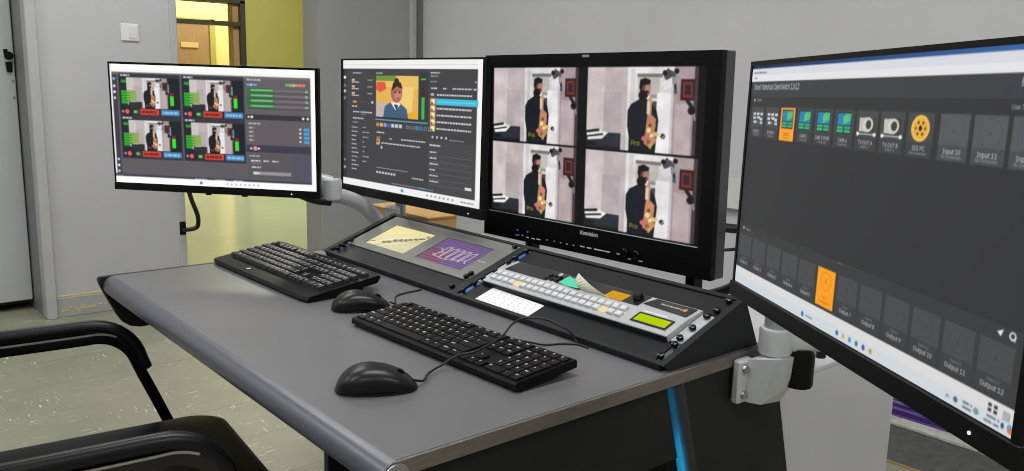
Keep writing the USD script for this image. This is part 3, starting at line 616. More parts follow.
# notes and tape on the console
def art_note():
    A = Art(120, 66, (228, 228, 226)); r = random.Random(9)
    for row in range(5):
        x = .08
        while x < .9:
            w = r.uniform(.03, .10); y = .14 + row * .17
            A.line([(x, y), (x + w * .3, y - .05), (x + w * .6, y + .05), (x + w, y)], (150, 150, 156), .008); x += w + .05
    return A.done(0.4)
Mn = Cc @ mat4((CY1 - 1.322, 0.010, -0.0022), math.radians(-2))
nt = sloped('paper_note', 'white handwritten paper note lying on the console in front of the button rows', 'paper note', Mn)
part('sheet', bx(0, 0.160, 0, 0.050, 0, 0.0004), M['paper'], nt, False)
say(grid_art(str(nt.GetPath()) + '/handwriting', art_note(), 0.160, 0.050, PRINT, (0, 0, 0.0006), (1, 0, 0), (0, 1, 0)), 'rows of grey handwriting')
def curl(x0, y0, w, l, a, lift, n=10):
    """A strip of paper of thickness 0.3 mm that lifts off at its far end."""
    ts = np.linspace(0, 1, n); top_, bot = [], []
    ca, sa = math.cos(a), math.sin(a)
    for t_ in ts:
        z = lift * t_ ** 2.2
        for sgn in (-1, 1):
            px = x0 + ca * l * t_ - sa * sgn * w / 2 * (1 - .25 * t_); py = y0 + sa * l * t_ + ca * sgn * w / 2 * (1 - .25 * t_)
            top_.append((px, py, z + .0004)); bot.append((px, py, z))
    V = top_ + bot; o = len(top_); Fc = []
    for i in range(n - 1):
        a_, b_, c_, d_ = 2 * i, 2 * i + 1, 2 * i + 3, 2 * i + 2
        Fc += [(a_, d_, c_), (a_, c_, b_), (o + a_, o + c_, o + d_), (o + a_, o + b_, o + c_), (a_, o + a_, o + d_), (a_, o + d_, d_), (b_, c_, o + c_), (b_, o + c_, o + b_)]
    Fc += [(0, 1, o + 1), (0, o + 1, o), (2 * n - 2, o + 2 * n - 2, o + 2 * n - 1), (2 * n - 2, o + 2 * n - 1, 2 * n - 1)]
    q = trimesh.Trimesh(V, Fc, process=False); return q
part('sticky_note', W2L(W2L(curl(0.755, 0.134, 0.030, 0.062, math.radians(-8), 0.004), np.eye(4)), Cc @ mat4((0, 0, 0.0085))), M['teal'], None, 40, 'teal green sticky note on the switcher behind the buttons', None, 'sticky note')
def sheet(P, th=0.0004):
    P = np.asarray(P, float); n = np.cross(P[1] - P[0], P[-1] - P[0]); n /= np.linalg.norm(n)
    rows = []
    for u in np.linspace(0, 1, 9):
        a_, b_ = P[0] * (1 - u) + P[3] * u, P[1] * (1 - u) + P[2] * u
        rows.append((a_ + n * 0.004 * math.sin(u * 3.1), b_ + n * 0.004 * math.sin(u * 3.1)))
    V = [p for r_ in rows for p in r_]; V = V + [p + n * th for p in V]; o = 2 * len(rows); Fc = []
    for k in range(len(rows) - 1):
        a_, b_, c_, d_ = 2 * k, 2 * k + 1, 2 * k + 3, 2 * k + 2
        Fc += [(a_, c_, b_), (a_, d_, c_), (o + a_, o + b_, o + c_), (o + a_, o + c_, o + d_), (a_, o + d_, d_), (a_, o + a_, o + d_), (b_, c_, o + c_), (b_, o + c_, o + b_)]
    return trimesh.Trimesh(np.array(V), Fc, process=False)
part('masking_tape', W2L(sheet([(CY1 - 1.104, 0.110, 0.0135), (CY1 - 1.040, 0.112, 0.0135), (CY1 - 1.118, 0.121, 0.044), (CY1 - 1.113, 0.104, 0.040)]), Cc), M['cream_tape'], None, 40, 'curled cream strip of tape standing up beside the teal note', None, 'masking tape')

# ================================================================== MONITORS
def frame(c, yaw, tilt, roll):
    u = np.array([math.cos(yaw), math.sin(yaw), 0]); n = np.array([math.sin(yaw), -math.cos(yaw), 0]); v = np.array([0, 0, 1.])
    n2 = n * math.cos(tilt) + v * math.sin(tilt); v2 = v * math.cos(tilt) - n * math.sin(tilt)
    u2 = u * math.cos(roll) + v2 * math.sin(roll); v3 = v2 * math.cos(roll) - u * math.sin(roll)
    Q = np.eye(4); Q[:3, 0], Q[:3, 1], Q[:3, 2], Q[:3, 3] = u2, -n2, v3, c
    return Q
def monitor(label, Q, W, H, ml, mr, mt, mb, art, depth=0.022, chin=0.002):
    t = thing('monitor', label, 'monitor', Q)
    x0, x1, z0, z1 = -W / 2 - ml, W / 2 + mr, -H / 2 - mb, H / 2 + mt
    ring = sbox(x0, z0, x1, z1).difference(sbox(-W / 2, -H / 2, W / 2, H / 2))
    part('bezel', ext(ring, 0.008, 'xz', -0.0015), M['bezel'], t, False)
    ch_ = part('chin', bx(x0 - 0.0005, x1 + .0005, -0.0015 - chin, 0.012, z0 - 0.0005, -H / 2 - 0.0006, 0.0008), M['black'], t, False)
    part('back_shell', hull([(x, 0.0065, z) for x in (x0, x1) for z in (z0, z1)] + [(x, 0.012, z) for x in (x0, x1) for z in (z0, z1)] + [(x, depth, z) for x in (x0 + .03, x1 - .03) for z in (z0 + .025, z1 - .025)]), M['black'], t, False)
    part('electronics_bump', bx(-W * 0.24, W * 0.24, depth - 0.002, depth + 0.016, -H * 0.36, H * 0.10, 0.006), M['black'], t, False)
    say(grid_art(str(t.GetPath()) + '/screen', art, W, H, SCREEN, (-W / 2, 0, -H / 2), (1, 0, 0), (0, 0, 1)), 'lit screen')
    return ch_, (x0, x1, z0, z1)

def bars(A, x, y, w, h, c, r, n=1, pitch=0.03):
    """Rows of unreadably small print."""
    for k in range(n):
        xx = x
        while xx < x + w:
            q = r.uniform(.008, .022); A.rect(xx, y + k * pitch, min(xx + q, x + w), y + k * pitch + h, c); xx += q + .004

def sax(A, X0, Y0, X1, Y1):
    """A musician in dark clothes playing a saxophone in a pale room, as the cameras see him."""
    def q(x, y): return (X0 + (X1 - X0) * x, Y0 + (Y1 - Y0) * y)
    def R(x0, y0, x1, y1, c): A.rect(*q(x0, y0), *q(x1, y1), c)
    def PL(p, c): A.poly([q(*k) for k in p], c)
    def O(x, y, rx, ry, c): A.oval(*q(x, y), (X1 - X0) * rx, (Y1 - Y0) * ry, c)
    def LN(p, c, w): A.line([q(*k) for k in p], c, w * (X1 - X0))
    R(0, 0, 1, 1, (206, 192, 192)); R(0, 0, .18, 1, (206, 194, 195)); R(.18, 0, .39, 1, (192, 179, 180)); R(.17, .30, .34, .80, (180, 168, 171)); R(.80, 0, 1, 1, (166, 148, 150)); R(.82, .42, .95, 1, (186, 168, 170)); R(.97, 0, 1, 1, (70, 58, 60))
    R(.39, 0, .80, 1, (226, 222, 222)); R(.42, .02, .46, 1, (206, 202, 202)); R(.47, .08, .78, 1, (214, 210, 212)); R(.48, .08, .70, .12, (120, 114, 108)); R(.49, .12, .68, .34, (186, 182, 176)); R(.50, .32, .70, .36, (150, 144, 140))
    R(.62, .40, .70, .66, (70, 72, 78)); R(.66, .30, .80, 1, (232, 230, 230)); R(.78, .04, .80, 1, (200, 196, 198))
    # piano and desk
    R(0, .80, .34, .97, (44, 46, 56)); PL([(0, .80), (.12, .76), (.22, .80), (.16, .88), (.02, .90)], (236, 234, 228)); LN([(0, .80), (.13, .77)], (30, 28, 28), .02); LN([(0, .86), (.17, .82)], (40, 38, 40), .014); R(0, .97, .34, 1, (30, 30, 36)); R(.0, .92, .10, .96, (24, 22, 26))
    # player
    PL([(.40, .52), (.43, .44), (.50, .38), (.60, .40), (.66, .50), (.68, .62), (.66, 1), (.42, 1), (.42, .84), (.40, .70)], (26, 28, 36))
    PL([(.50, .36), (.58, .36), (.60, .46), (.53, .52)], (34, 26, 28)); O(.553, .25, .048, .105, (96, 66, 56)); O(.575, .255, .026, .06, (172, 124, 104)); PL([(.50, .24), (.505, .15), (.55, .125), (.60, .155), (.595, .20), (.53, .21), (.515, .29)], (22, 18, 20)); O(.535, .335, .04, .06, (24, 18, 18)); O(.57, .29, .018, .012, (40, 26, 24))
    LN([(.575, .345), (.60, .38), (.60, .50), (.60, .62), (.60, .80)], (196, 150, 106), .035); LN([(.58, .345), (.59, .355)], (238, 232, 228), .04); R(.575, .40, .60, .55, (226, 206, 190))
    PL([(.58, .58), (.63, .56), (.66, .66), (.65, .76), (.67, .86), (.62, .95), (.56, .90), (.57, .74)], (190, 138, 98)); O(.63, .62, .03, .04, (206, 132, 112)); O(.60, .74, .02, .03, (240, 214, 150)); O(.57, .84, .035, .035, (198, 116, 104)); O(.66, .78, .03, .025, (224, 188, 120)); O(.60, .88, .02, .03, (150, 88, 66)); O(.61, .68, .014, .02, (110, 70, 48)); O(.625, .80, .012, .02, (250, 236, 190))
    # microphone on its arm, picture, door handle
    LN([(.80, .06), (.84, .14), (.86, .26), (.92, .36), (.97, .46), (.985, .60)], (150, 148, 152), .014); LN([(.90, .34), (.97, .48)], (32, 30, 34), .03); O(.955, .49, .03, .045, (24, 22, 26)); LN([(.74, .03), (.80, .10), (.82, .30)], (40, 38, 42), .022); O(.76, .10, .045, .06, (74, 72, 76)); O(.79, .16, .03, .05, (140, 138, 142)); PL([(.70, .18), (.78, .12), (.79, .22), (.72, .26)], (226, 224, 224)); O(.72, .07, .02, .03, (24, 22, 24)); O(.82, .05, .02, .03, (24, 22, 24)); O(.815, .28, .012, .03, (60, 90, 90))
    R(.86, .14, .975, .375, (58, 26, 24)); R(.878, .172, .957, .343, (118, 54, 46)); R(.893, .20, .942, .315, (48, 36, 42)); O(.725, .80, .02, .03, (54, 50, 52)); LN([(.715, .83), (.74, .79)], (230, 228, 228), .008)
    # yellow print low in the picture
    A.text(*q(.44, .90), 'Pro', .062 * (Y1 - Y0), (206, 206, 44)); A.text(*q(.60, .925), '2', .062 * (Y1 - Y0), (206, 206, 44))

def art_m1():
    A = Art(430, 242, (94, 90, 96), 3); r = random.Random(1)
    A.rect(0, 0, 1, .066, (255, 254, 252)); A.rect(0, .045, 1, .066, (244, 248, 240)); A.rect(.977, 0, 1, 1, (255, 253, 252)); A.rect(0, 0, .009, .92, (236, 236, 240))
    A.rect(.010, .07, .032, .925, (62, 58, 68)); A.rect(.035, .925, .976, .942, (66, 64, 76)); A.rect(.010, .070, .976, .085, (112, 110, 114))
    for y, c in ((.123, (150, 190, 236)), (.184, (220, 220, 226)), (.234, (240, 240, 244)), (.283, (210, 210, 216)), (.80, (200, 200, 206)), (.85, (240, 240, 244)), (.90, (200, 200, 208))): A.oval(.019, y, .006, .011, c)
    for (vx, vy) in ((.044, .108), (.356, .108), (.044, .462), (.356, .462)):
        w, h = .297, .253
        A.rect(vx - .002, vy - .03, vx + w + .004, vy + h + .073, (56, 54, 62)); bars(A, vx + .008, vy - .022, .045, .012, (206, 206, 210), r)
        A.rect(vx, vy, vx + w, vy + h, (34, 38, 44))
        sax(A, vx + .036, vy + .002, vx + w - .053, vy + h)
        A.rect(vx + .010, vy + .022, vx + .036, vy + .045, (40, 150, 44)); A.rect(vx + .008, vy + .110, vx + .036, vy + .222, (36, 176, 40)); A.rect(vx + .036, vy + .108, vx + .082, vy + .200, (136, 170, 84))
        for k in range(5): A.rect(vx + .008, vy + .128 + .022 * k, vx + .05, vy + .131 + .022 * k, (24, 90, 28))
        A.rect(vx + .045, vy + .205, vx + .11, vy + h, (46, 46, 54))
        A.rect(vx + .243, vy, vx + w, vy + h, (28, 34, 42)); A.rect(vx + .250, vy + .145, vx + .268, vy + .225, (60, 224, 48)); A.rect(vx + .250, vy + .118, vx + .268, vy + .145, (120, 40, 30)); A.rect(vx + .240, vy + .05, vx + .246, vy + .12, (110, 160, 180))
        y = vy + h + .032
        A.rect(vx, y - .03, vx + w, y + .028, (38, 34, 44)); A.oval(vx + .012, y, .006, .011, (150, 150, 170)); A.oval(vx + .033, y, .010, .019, (236, 92, 76)); A.rect(vx + .063, y - .019, vx + .090, y + .019, (36, 96, 48)); bars(A, vx + .068, y - .008, .016, .016, (130, 210, 140), r)
        A.rect(vx + .098, y - .024, vx + .192, y + .024, (204, 70, 56)); bars(A, vx + .106, y - .010, .075, .02, (120, 32, 30), r); A.rect(vx + .202, y - .024, vx + .294, y + .024, (70, 130, 176)); bars(A, vx + .21, y - .010, .078, .02, (140, 196, 236), r)
    # right hand panel
    A.rect(.667, .09, .974, .36, (100, 94, 98)); bars(A, .672, .088, .07, .012, (186, 184, 188), r); bars(A, .672, .128, .05, .012, (120, 176, 230), r); A.oval(.692, .134, .004, .008, (220, 236, 250))
    for k, c in enumerate(((120, 170, 110), (150, 180, 120), (200, 190, 130), (226, 130, 120), (236, 130, 130), (226, 120, 116))): A.rect(.858 + .016 * k, .118, .872 + .016 * k, .138, c)
    for k in range(4): A.rect(.672, .158 + .043 * k, .800, .196 + .043 * k, (54, 112, 66)); A.rect(.690, .170 + .043 * k, .796, .182 + .043 * k, (128, 190, 130)); A.rect(.800, .176 + .043 * k, .965, .180 + .043 * k, (140, 134, 138)); A.rect(.668, .197 + .043 * k, .972, .201 + .043 * k, (66, 62, 68)); A.oval(.958, .178 + .043 * k, .007, .009, (130, 196, 140))
    A.rect(.662, .378, .974, .418, (54, 52, 58)); A.oval(.676, .398, .005, .009, (220, 220, 220)); A.oval(.692, .398, .006, .011, (240, 240, 240)); A.oval(.940, .398, .006, .011, (226, 226, 230)); A.oval(.962, .398, .006, .011, (226, 226, 230))
    A.rect(.667, .43, .974, .62, (98, 92, 96)); bars(A, .675, .445, .06, .012, (186, 182, 188), r)
    for k in range(4): bars(A, .676, .482 + .034 * k, .022, .010, (190, 188, 192), r); A.oval(.925, .486 + .034 * k, .005, .009, (214, 212, 216)); A.rect(.942, .476 + .034 * k, .968, .500 + .034 * k, (70, 160, 214))
    A.rect(.662, .63, .974, .69, (62, 60, 76)); A.oval(.684, .658, .005, .009, (220, 220, 230)); A.oval(.704, .658, .010, .018, (244, 140, 130)); A.oval(.722, .658, .005, .009, (230, 230, 236))
    A.rect(.668, .705, .892, .905, (88, 86, 90)); bars(A, .674, .715, .05, .012, (176, 174, 180), r); bars(A, .682, .755, .045, .013, (214, 212, 216), r); bars(A, .742, .755, .026, .013, (200, 198, 204), r); bars(A, .785, .755, .03, .013, (200, 198, 204), r); A.rect(.680, .782, .735, .785, (150, 150, 156)); bars(A, .684, .81, .045, .012, (206, 204, 208), r); A.rect(.69, .852, .875, .880, (150, 146, 148)); bars(A, .692, .858, .03, .014, (226, 224, 226), r); A.rect(.885, .69, .976, .925, (84, 82, 100))
    bars(A, .40, .934, .06, .010, (170, 168, 178), r); bars(A, .50, .934, .05, .010, (170, 168, 178), r); bars(A, .59, .934, .05, .010, (110, 180, 220), r)
    A.rect(0, .944, 1, 1, (255, 253, 252)); A.oval(.43, .972, .006, .012, (60, 110, 200))
    for k in range(8): A.oval(.56 + .022 * k, .972, .004, .008, (170, 176, 190))
    return A.done(0.75)

def art_m2():
    A = Art(360, 320, (64, 64, 67), 3); r = random.Random(2); W_ = (206, 206, 208)
    A.rect(0, 0, 1, .066, (240, 239, 236)); A.rect(0, .034, 1, .037, (210, 208, 206)); A.rect(.968, 0, 1, 1, (246, 244, 244)); A.rect(0, .074, .032, .95, (50, 50, 52))
    for y, c in ((.135, (240, 240, 240)), (.20, (120, 120, 124)), (.245, (190, 190, 192)), (.30, (130, 130, 132)), (.80, (120, 120, 124)), (.86, (160, 160, 164))): A.oval(.016, y, .010, .012, c)
    bars(A, .085, .095, .07, .010, (176, 176, 178), r)
    for k in range(3): A.rect(.075, .146 + .052 * k, .10, .163 + .052 * k, (220, 172, 122)); bars(A, .075, .168 + .052 * k, .06, .008, W_, r); A.rect(.205, .150 + .052 * k, .245, .158 + .052 * k, (150, 150, 152))
    A.rect(.085, .318, .115, .334, (226, 140, 60)); A.rect(.115, .322, .19, .328, (120, 70, 40)); A.oval(.245, .325, .008, .010, W_); bars(A, .075, .358, .05, .008, W_, r)
    bars(A, .088, .40, .05, .010, W_, r); bars(A, .15, .40, .05, .010, W_, r); bars(A, .205, .40, .04, .010, W_, r); A.rect(.15, .42, .195, .423, (160, 160, 160)); bars(A, .085, .45, .09, .010, W_, r); bars(A, .085, .485, .04, .008, (150, 150, 152), r)
    for k in range(11): bars(A, .075, .525 + .0335 * k, r.uniform(.03, .06), .008, (184, 184, 186), r)
    for k in range(8): bars(A, .168, .520 + .0385 * k, r.uniform(.01, .06), .008, (170, 170, 172), r)
    # picture of a person in a blue pullover
    bars(A, .275, .095, .05, .010, (176, 176, 178), r)
    x0, y0, x1, y1 = .275, .118, .588, .437
    def q(x, y): return (x0 + (x1 - x0) * x, y0 + (y1 - y0) * y)
    A.rect(x0, y0, x1, y1, (226, 178, 84)); A.poly([q(0, 0), q(1, 0), q(1, .3), q(.55, .25), q(0, .3)], (232, 190, 96)); A.poly([q(.5, .25), q(.9, .25), q(.85, 1), q(.5, 1)], (240, 204, 120)); A.rect(*q(0, .0), *q(.48, .12), (110, 146, 56)); A.poly([q(.02, .15), q(.22, .15), q(.26, .30), q(.10, .40), q(0, .32)], (224, 84, 56))
    A.poly([q(0, .66), q(.25, .62), q(.3, 1), q(0, 1)], (196, 176, 168)); A.poly([q(.68, .86), q(.95, .80), q(1, 1), q(.68, 1)], (230, 170, 40))
    A.poly([q(.18, 1), q(.22, .72), q(.36, .62), q(.60, .64), q(.74, .76), q(.78, 1)], (64, 92, 122)); A.poly([q(.36, .62), q(.48, .80), q(.60, .66), q(.50, .60)], (236, 232, 230)); A.poly([q(.44, .66), q(.50, .80), q(.54, .68)], (50, 48, 54))
    A.oval(*q(.50, .40), .042, .072, (170, 104, 84)); A.oval(*q(.53, .46), .026, .03, (196, 134, 112)); A.poly([q(.38, .36), q(.42, .16), q(.50, .10), q(.60, .16), q(.64, .30), q(.50, .24)], (48, 34, 30)); A.oval(*q(.50, .12), .016, .02, (44, 32, 28)); A.oval(*q(.47, .38), .007, .006, (60, 34, 30)); A.oval(*q(.57, .38), .007, .006, (60, 34, 30)); A.oval(*q(.54, .52), .012, .006, (150, 74, 66)); A.rect(*q(.0, .985), *q(1, 1), (20, 20, 22))
    A.rect(.592, .09, .655, .437, (52, 54, 54)); A.rect(.605, .135, .638, .145, (60, 190, 70)); A.rect(.612, .180, .632, .268, (64, 40, 38)); A.rect(.612, .268, .632, .425, (62, 180, 74))
    A.rect(.27, .448, .655, .456, (104, 160, 186)); 
    for k, c in enumerate(((222, 130, 60), (232, 176, 76), (150, 160, 200), (90, 90, 190), (200, 200, 204), (200, 200, 204), (200, 200, 204))): A.rect(.278 + .029 * k, .478, .300 + .029 * k, .504, c)
    A.text(.50, .493, '00:00', .026, (140, 170, 190)); A.text(.575, .493, '00:01', .028, (70, 190, 240)); A.rect(.33, .46, .60, .47, (56, 60, 64))
    bars(A, .28, .545, .06, .010, W_, r); bars(A, .282, .585, .03, .008, (200, 150, 110), r); bars(A, .38, .588, .02, .008, W_, r); bars(A, .47, .585, .17, .008, W_, r); A.rect(.28, .60, .305, .645, (226, 170, 140)); A.oval(.29, .62, .008, .014, (150, 90, 60)); A.oval(.32, .665, .006, .012, W_); bars(A, .318, .626, .29, .008, W_, r)
    A.rect(.28, .822, .52, .826, (190, 190, 190))
    for k in range(7): A.rect(.282 + .022 * k, .852, .296 + .022 * k, .868, (200, 200, 202))
    bars(A, .55, .86, .085, .010, (176, 176, 178), r)
    # list at the right
    bars(A, .672, .088, .06, .010, (190, 190, 192), r); bars(A, .672, .112, .05, .008, (160, 160, 162), r); bars(A, .672, .150, .04, .008, (150, 150, 152), r); A.rect(.955, .145, .96, .16, W_)
    for x, w in ((.675, .04), (.755, .02), (.815, .12), (.945, .03)): bars(A, x, .196, w, .010, (196, 196, 198), r)
    for k in range(6):
        y = .245 + .0475 * k
        if k == 1: A.rect(.710, .272, .974, .316, (62, 188, 222)); A.rect(.72, .292, .96, .296, (120, 216, 240))
        else: bars(A, .715, y - .004, .22, .011, (206, 206, 208), r)
        if k: A.rect(.672, y - .020, .706, y + .022, (218, 178, 110)); A.oval(.690, y, .010, .013, (250, 240, 214)); A.oval(.682, y + .012, .006, .008, (120, 80, 50))
        else: A.oval(.685, y, .012, .010, (180, 180, 180))
    for k in range(4): A.oval(.69 + .03 * k, .545, .006, .010, (190, 190, 192))
    bars(A, .80, .553, .09, .008, (130, 130, 132), r); A.rect(.662, .572, .965, .935, (70, 69, 72)); bars(A, .672, .598, .07, .011, W_, r)
    for k in range(6): bars(A, .674, .648 + .042 * k, r.uniform(.03, .06), .010, (196, 196, 198), r); A.rect(.674, .676 + .042 * k, .945, .678 + .042 * k, (110, 110, 112))
    A.rect(.905, .868, .945, .888, (216, 216, 218)); bars(A, .40, .926, .30, .008, (130, 130, 134), r); bars(A, .60, .924, .05, .010, (90, 150, 180), r)
    A.rect(.0, .946, 1, 1, (240, 238, 240)); A.oval(.48, .972, .010, .012, (70, 150, 190))
    for k in range(7): A.oval(.66 + .028 * k, .972, .006, .008, (160, 160, 170))
    bars(A, .88, .97, .08, .010, (150, 150, 156), r)
    return A.done(0.65)

def art_r():
    A = Art(640, 334, (49, 50, 52), 3); r = random.Random(4); W_ = (228, 228, 230)
    A.rect(0, 0, 1, .072, (226, 226, 230)); A.rect(0, 0, 1, .016, (58, 104, 168)); [A.rect(k / 40, 0, (k + 1) / 40, .016, (22 + int(36 * k / 40), 34 + int(70 * k / 40), 72 + int(96 * k / 40))) for k in range(40)]; A.rect(0, .016, 1, .045, (214, 216, 224)); bars(A, .012, .030, .07, .007, (120, 120, 130), r); A.rect(.015, .055, .03, .060, (140, 140, 150))
    A.rect(0, .074, 1, .140, (58, 60, 65)); A.rect(.0, .140, 1, .1415, (48, 49, 51))
    A.text(.018, .098, 'Smart Videohub CleanSwitch 12x12', .0250, W_, 'lm', 0.78); A.text(.925, .100, 'Blackmagic', .021, W_, 'lm', 0.9)
    A.text(.040, .154, 'Inputs', .0125, (196, 196, 198)); A.oval(.027, .154, .004, .006, (180, 180, 182)); A.text(.912, .160, 'Use This Device', .0135, (200, 200, 202))
    P = .0820
    for k in range(12):
        x = .0160 + P * k if k < 9 else .7585 + .0808 * (k - 9); w = .0705; y0, y1 = .184, .3185
        c, lc = ((250, 152, 20), (252, 160, 30)) if k == 2 else ((84, 86, 90), (72, 73, 76)) if k > 8 else ((70, 71, 73), (62, 63, 65))
        A.rect(x, y0, x + w, y1, c); A.rect(x, y0 + .090, x + w, y1, lc)
        cx = x + w / 2
        if k < 2:
            for (a_, b_) in ((-.024, .214), (-.004, .214), (.016, .214), (-.024, .232), (.0, .230), (.014, .236), (-.020, .250), (.016, .252)): A.rect(cx + a_, b_ - .004, cx + a_ + .014, b_ + .006, (206, 208, 212))
            for (a_, b_) in ((-.006, .224), (.02, .243), (-.004, .246)): A.rect(cx + a_, b_, cx + a_ + .006, b_ + .010, (150, 150, 154))
        elif k < 6:
            A.rect(cx - .027, .192, cx + .027, .268, (18, 40, 52)); A.rect(cx - .025, .196, cx + .025, .238, (38, 128, 178)); A.poly([(cx - .005, .238), (cx + .004, .196), (cx + .025, .196), (cx + .025, .222)], (72, 176, 130)); A.oval(cx + .006, .216, .010, .014, (90, 190, 110)); A.rect(cx - .025, .242, cx - .002, .264, (62, 178, 122)); A.rect(cx + .002, .242, cx + .025, .264, (56, 168, 112)); A.rect(cx - .025, .251, cx + .025, .254, (30, 96, 80))
        elif k < 8:
            A.rect(cx - .028, .206, cx + .028, .256, (64, 62, 58)); A.poly([(cx - .026, .208), (cx + .004, .206), (cx + .010, .256), (cx - .024, .254)], (196, 190, 178)); A.oval(cx + .004, .230, .017, .024, (206, 202, 192)); A.oval(cx + .006, .230, .009, .015, (66, 62, 58)); A.rect(cx - .028, .262, cx + .028, .264, (220, 220, 222)); A.oval(cx - .028, .263, .005, .006, W_); A.oval(cx + .028, .263, .005, .006, W_)
        elif k == 8:
            A.oval(cx, .231, .0250, .040, (236, 186, 78)); A.oval(cx, .231, .019, .031, (226, 172, 66)); A.oval(cx, .231, .0045, .0075, (30, 26, 20))
            for a_ in range(6): A.oval(cx + .013 * math.cos(a_ * 1.05), .231 + .020 * math.sin(a_ * 1.05), .0025, .004, (70, 56, 28))
        else:
            for q in (.025, .0242): A.oval(cx, .232, q, q * 1.62, (70, 72, 76) if q == .025 else (84, 86, 90))
            A.oval(cx, .232, .004, .006, (76, 78, 82))
        nm, sm = (('ATEM 1', 'Multiview'), ('ATEM 2', 'Multiview'), ('CAM 1', 'Camera'), ('CAM 2', 'Connected'), ('CAM 3 PGM', 'Connected'), ('CAM 4', 'Connected'), ('TV OUT A', 'WebPC 1'), ('TV OUT B', 'WebPC 2'), ('SDI PC', 'No Connection'), ('Input 10', 'No Connection'), ('Input 11', 'No Connection'), ('Input 12', 'No Connection'))[k]
        tc = (120, 70, 10) if k == 2 else W_
        A.text(cx, .290, nm, .0150, tc, 'mm'); A.text(cx, .306, sm, .0095, (150, 90, 20) if k == 2 else (178, 178, 180), 'mm')
    A.rect(0, .722, 1, .924, (56, 57, 58)); A.rect(0, .720, 1, .722, (46, 46, 48)); A.text(.040, .738, 'Outputs', .0115, (190, 190, 192)); A.oval(.028, .737, .003, .006, (206, 206, 208)); A.rect(.49, .728, .51, .7305, (120, 120, 122))
    for k in range(12):
        x = .0095 + P * k; w = .0705; y0, y1 = .769, .912; cx = x + w / 2
        c, lc = ((250, 158, 22), (250, 158, 22)) if k == 5 else ((72, 73, 75), (60, 61, 63))
        A.rect(x, y0, x + w, y1, c); A.rect(x, y0 + .094, x + w, y1, lc)
        if k == 5: A.oval(cx, .815, .021, .034, (206, 124, 14)); A.oval(cx, .815, .0195, .0316, (250, 158, 22)); A.rect(cx - .003, .808, cx + .003, .822, (206, 124, 14))
        else: A.oval(cx, .815, .022, .036, (66, 67, 69)); A.oval(cx, .815, .020, .033, (72, 73, 75)); A.rect(cx - .0015, .806, cx + .0015, .824, (60, 61, 63))
        A.text(cx, .874, 'Input %d' % (k + 1), .0095, (150, 150, 152) if k != 5 else (170, 100, 10), 'mm'); A.text(cx, .892, 'Output %d' % (k + 1), .0150, W_ if k != 5 else (170, 100, 10), 'mm')
    A.poly([(.943, .742), (.955, .732), (.951, .752)], W_); A.oval(.974, .741, .0065, .011, W_); A.oval(.974, .741, .0038, .0065, (56, 57, 58)); A.line([(.977, .746), (.980, .753)], W_, .002)
    A.rect(0, .924, 1, 1, (206, 214, 220)); A.rect(0, .924, 1, .958, (218, 217, 218))
    A.oval(.371, .979, .006, .010, (52, 120, 190)); A.rect(.385, .976, .415, .981, (130, 140, 150))
    for k, c in enumerate(((60, 100, 140), (226, 170, 60), (64, 150, 190), (60, 120, 140), (70, 80, 150), (206, 150, 40))): A.oval(.516 + .024 * k, .978, .005, .009, c)
    for k in range(2):
        for j in range(2): A.rect(.945 + .012 * k, .936 + .014 * j, .952 + .012 * k, .945 + .014 * j, (60, 60, 64))
    A.rect(.975, .938, .990, .962, (170, 170, 172)); A.line([(.852, .984), (.856, .976), (.860, .984)], (100, 110, 120), .002); A.oval(.875, .978, .005, .008, (90, 100, 120)); bars(A, .892, .969, .02, .006, (110, 120, 130), r); bars(A, .892, .983, .02, .006, (110, 120, 130), r); A.oval(.922, .979, .006, .009, (110, 150, 160)); bars(A, .944, .969, .026, .006, (120, 128, 136), r); bars(A, .940, .984, .030, .006, (120, 128, 136), r); A.oval(.977, .978, .003, .008, (60, 70, 100)); A.oval(.991, .976, .005, .010, (90, 150, 210)); A.oval(.992, .983, .005, .007, (226, 110, 60))
    return A.done(0.55)

def art_c():
    A = Art(500, 300, (12, 12, 14), 3)
    return A

Q1 = frame((0.8312, 2.1161, 1.0605), math.radians(-46.91), math.radians(-1.34), -0.0099)
m1, b1 = monitor('slim black monitor at the far left of the desk, showing four green-marked camera views', Q1, .527, .2964, .004, .009, .0055, .018, art_m1())
part('power_led', cyl(0.0018, 0.001, (0.20, -0.0045, -0.1575), 'y', 8), M['led_white'], m1, False)
for k, xx in enumerate((-0.02, 0.075)): part('sensor_button', bx(xx - .007, xx + .007, -0.001, 0.008, b1[2] - 0.0045, b1[2] + .001, 0.001), M['bezel'], m1, False)
Q2 = frame((1.2057, 1.8212, 1.0694), math.radians(-88.73), math.radians(0.97), 0.0053)
m2, b2 = monitor('slim black monitor in the middle, showing a person in a blue pullover above lists', Q2, .598, .3364, .0095, .012, .0045, .024, art_m2())
part('power_led', cyl(0.0016, 0.001, (0.262, -0.0045, -0.183), 'y', 8), M['led_white'], m2, False)
Q4 = frame((0.7896, 0.4185, 1.0901), math.radians(-123.96), math.radians(1.305), 0.021)
m4, b4 = monitor('large black monitor close on the right, showing a dark panel of switching tiles', Q4, .527, .274, .0055, .010, .0055, .0195, art_r(), 0.024, 0.003)
part('power_led', cyl(0.0016, 0.001, (0.225, -0.0055, -0.1475), 'y', 8), M['led_white'], m4, False)

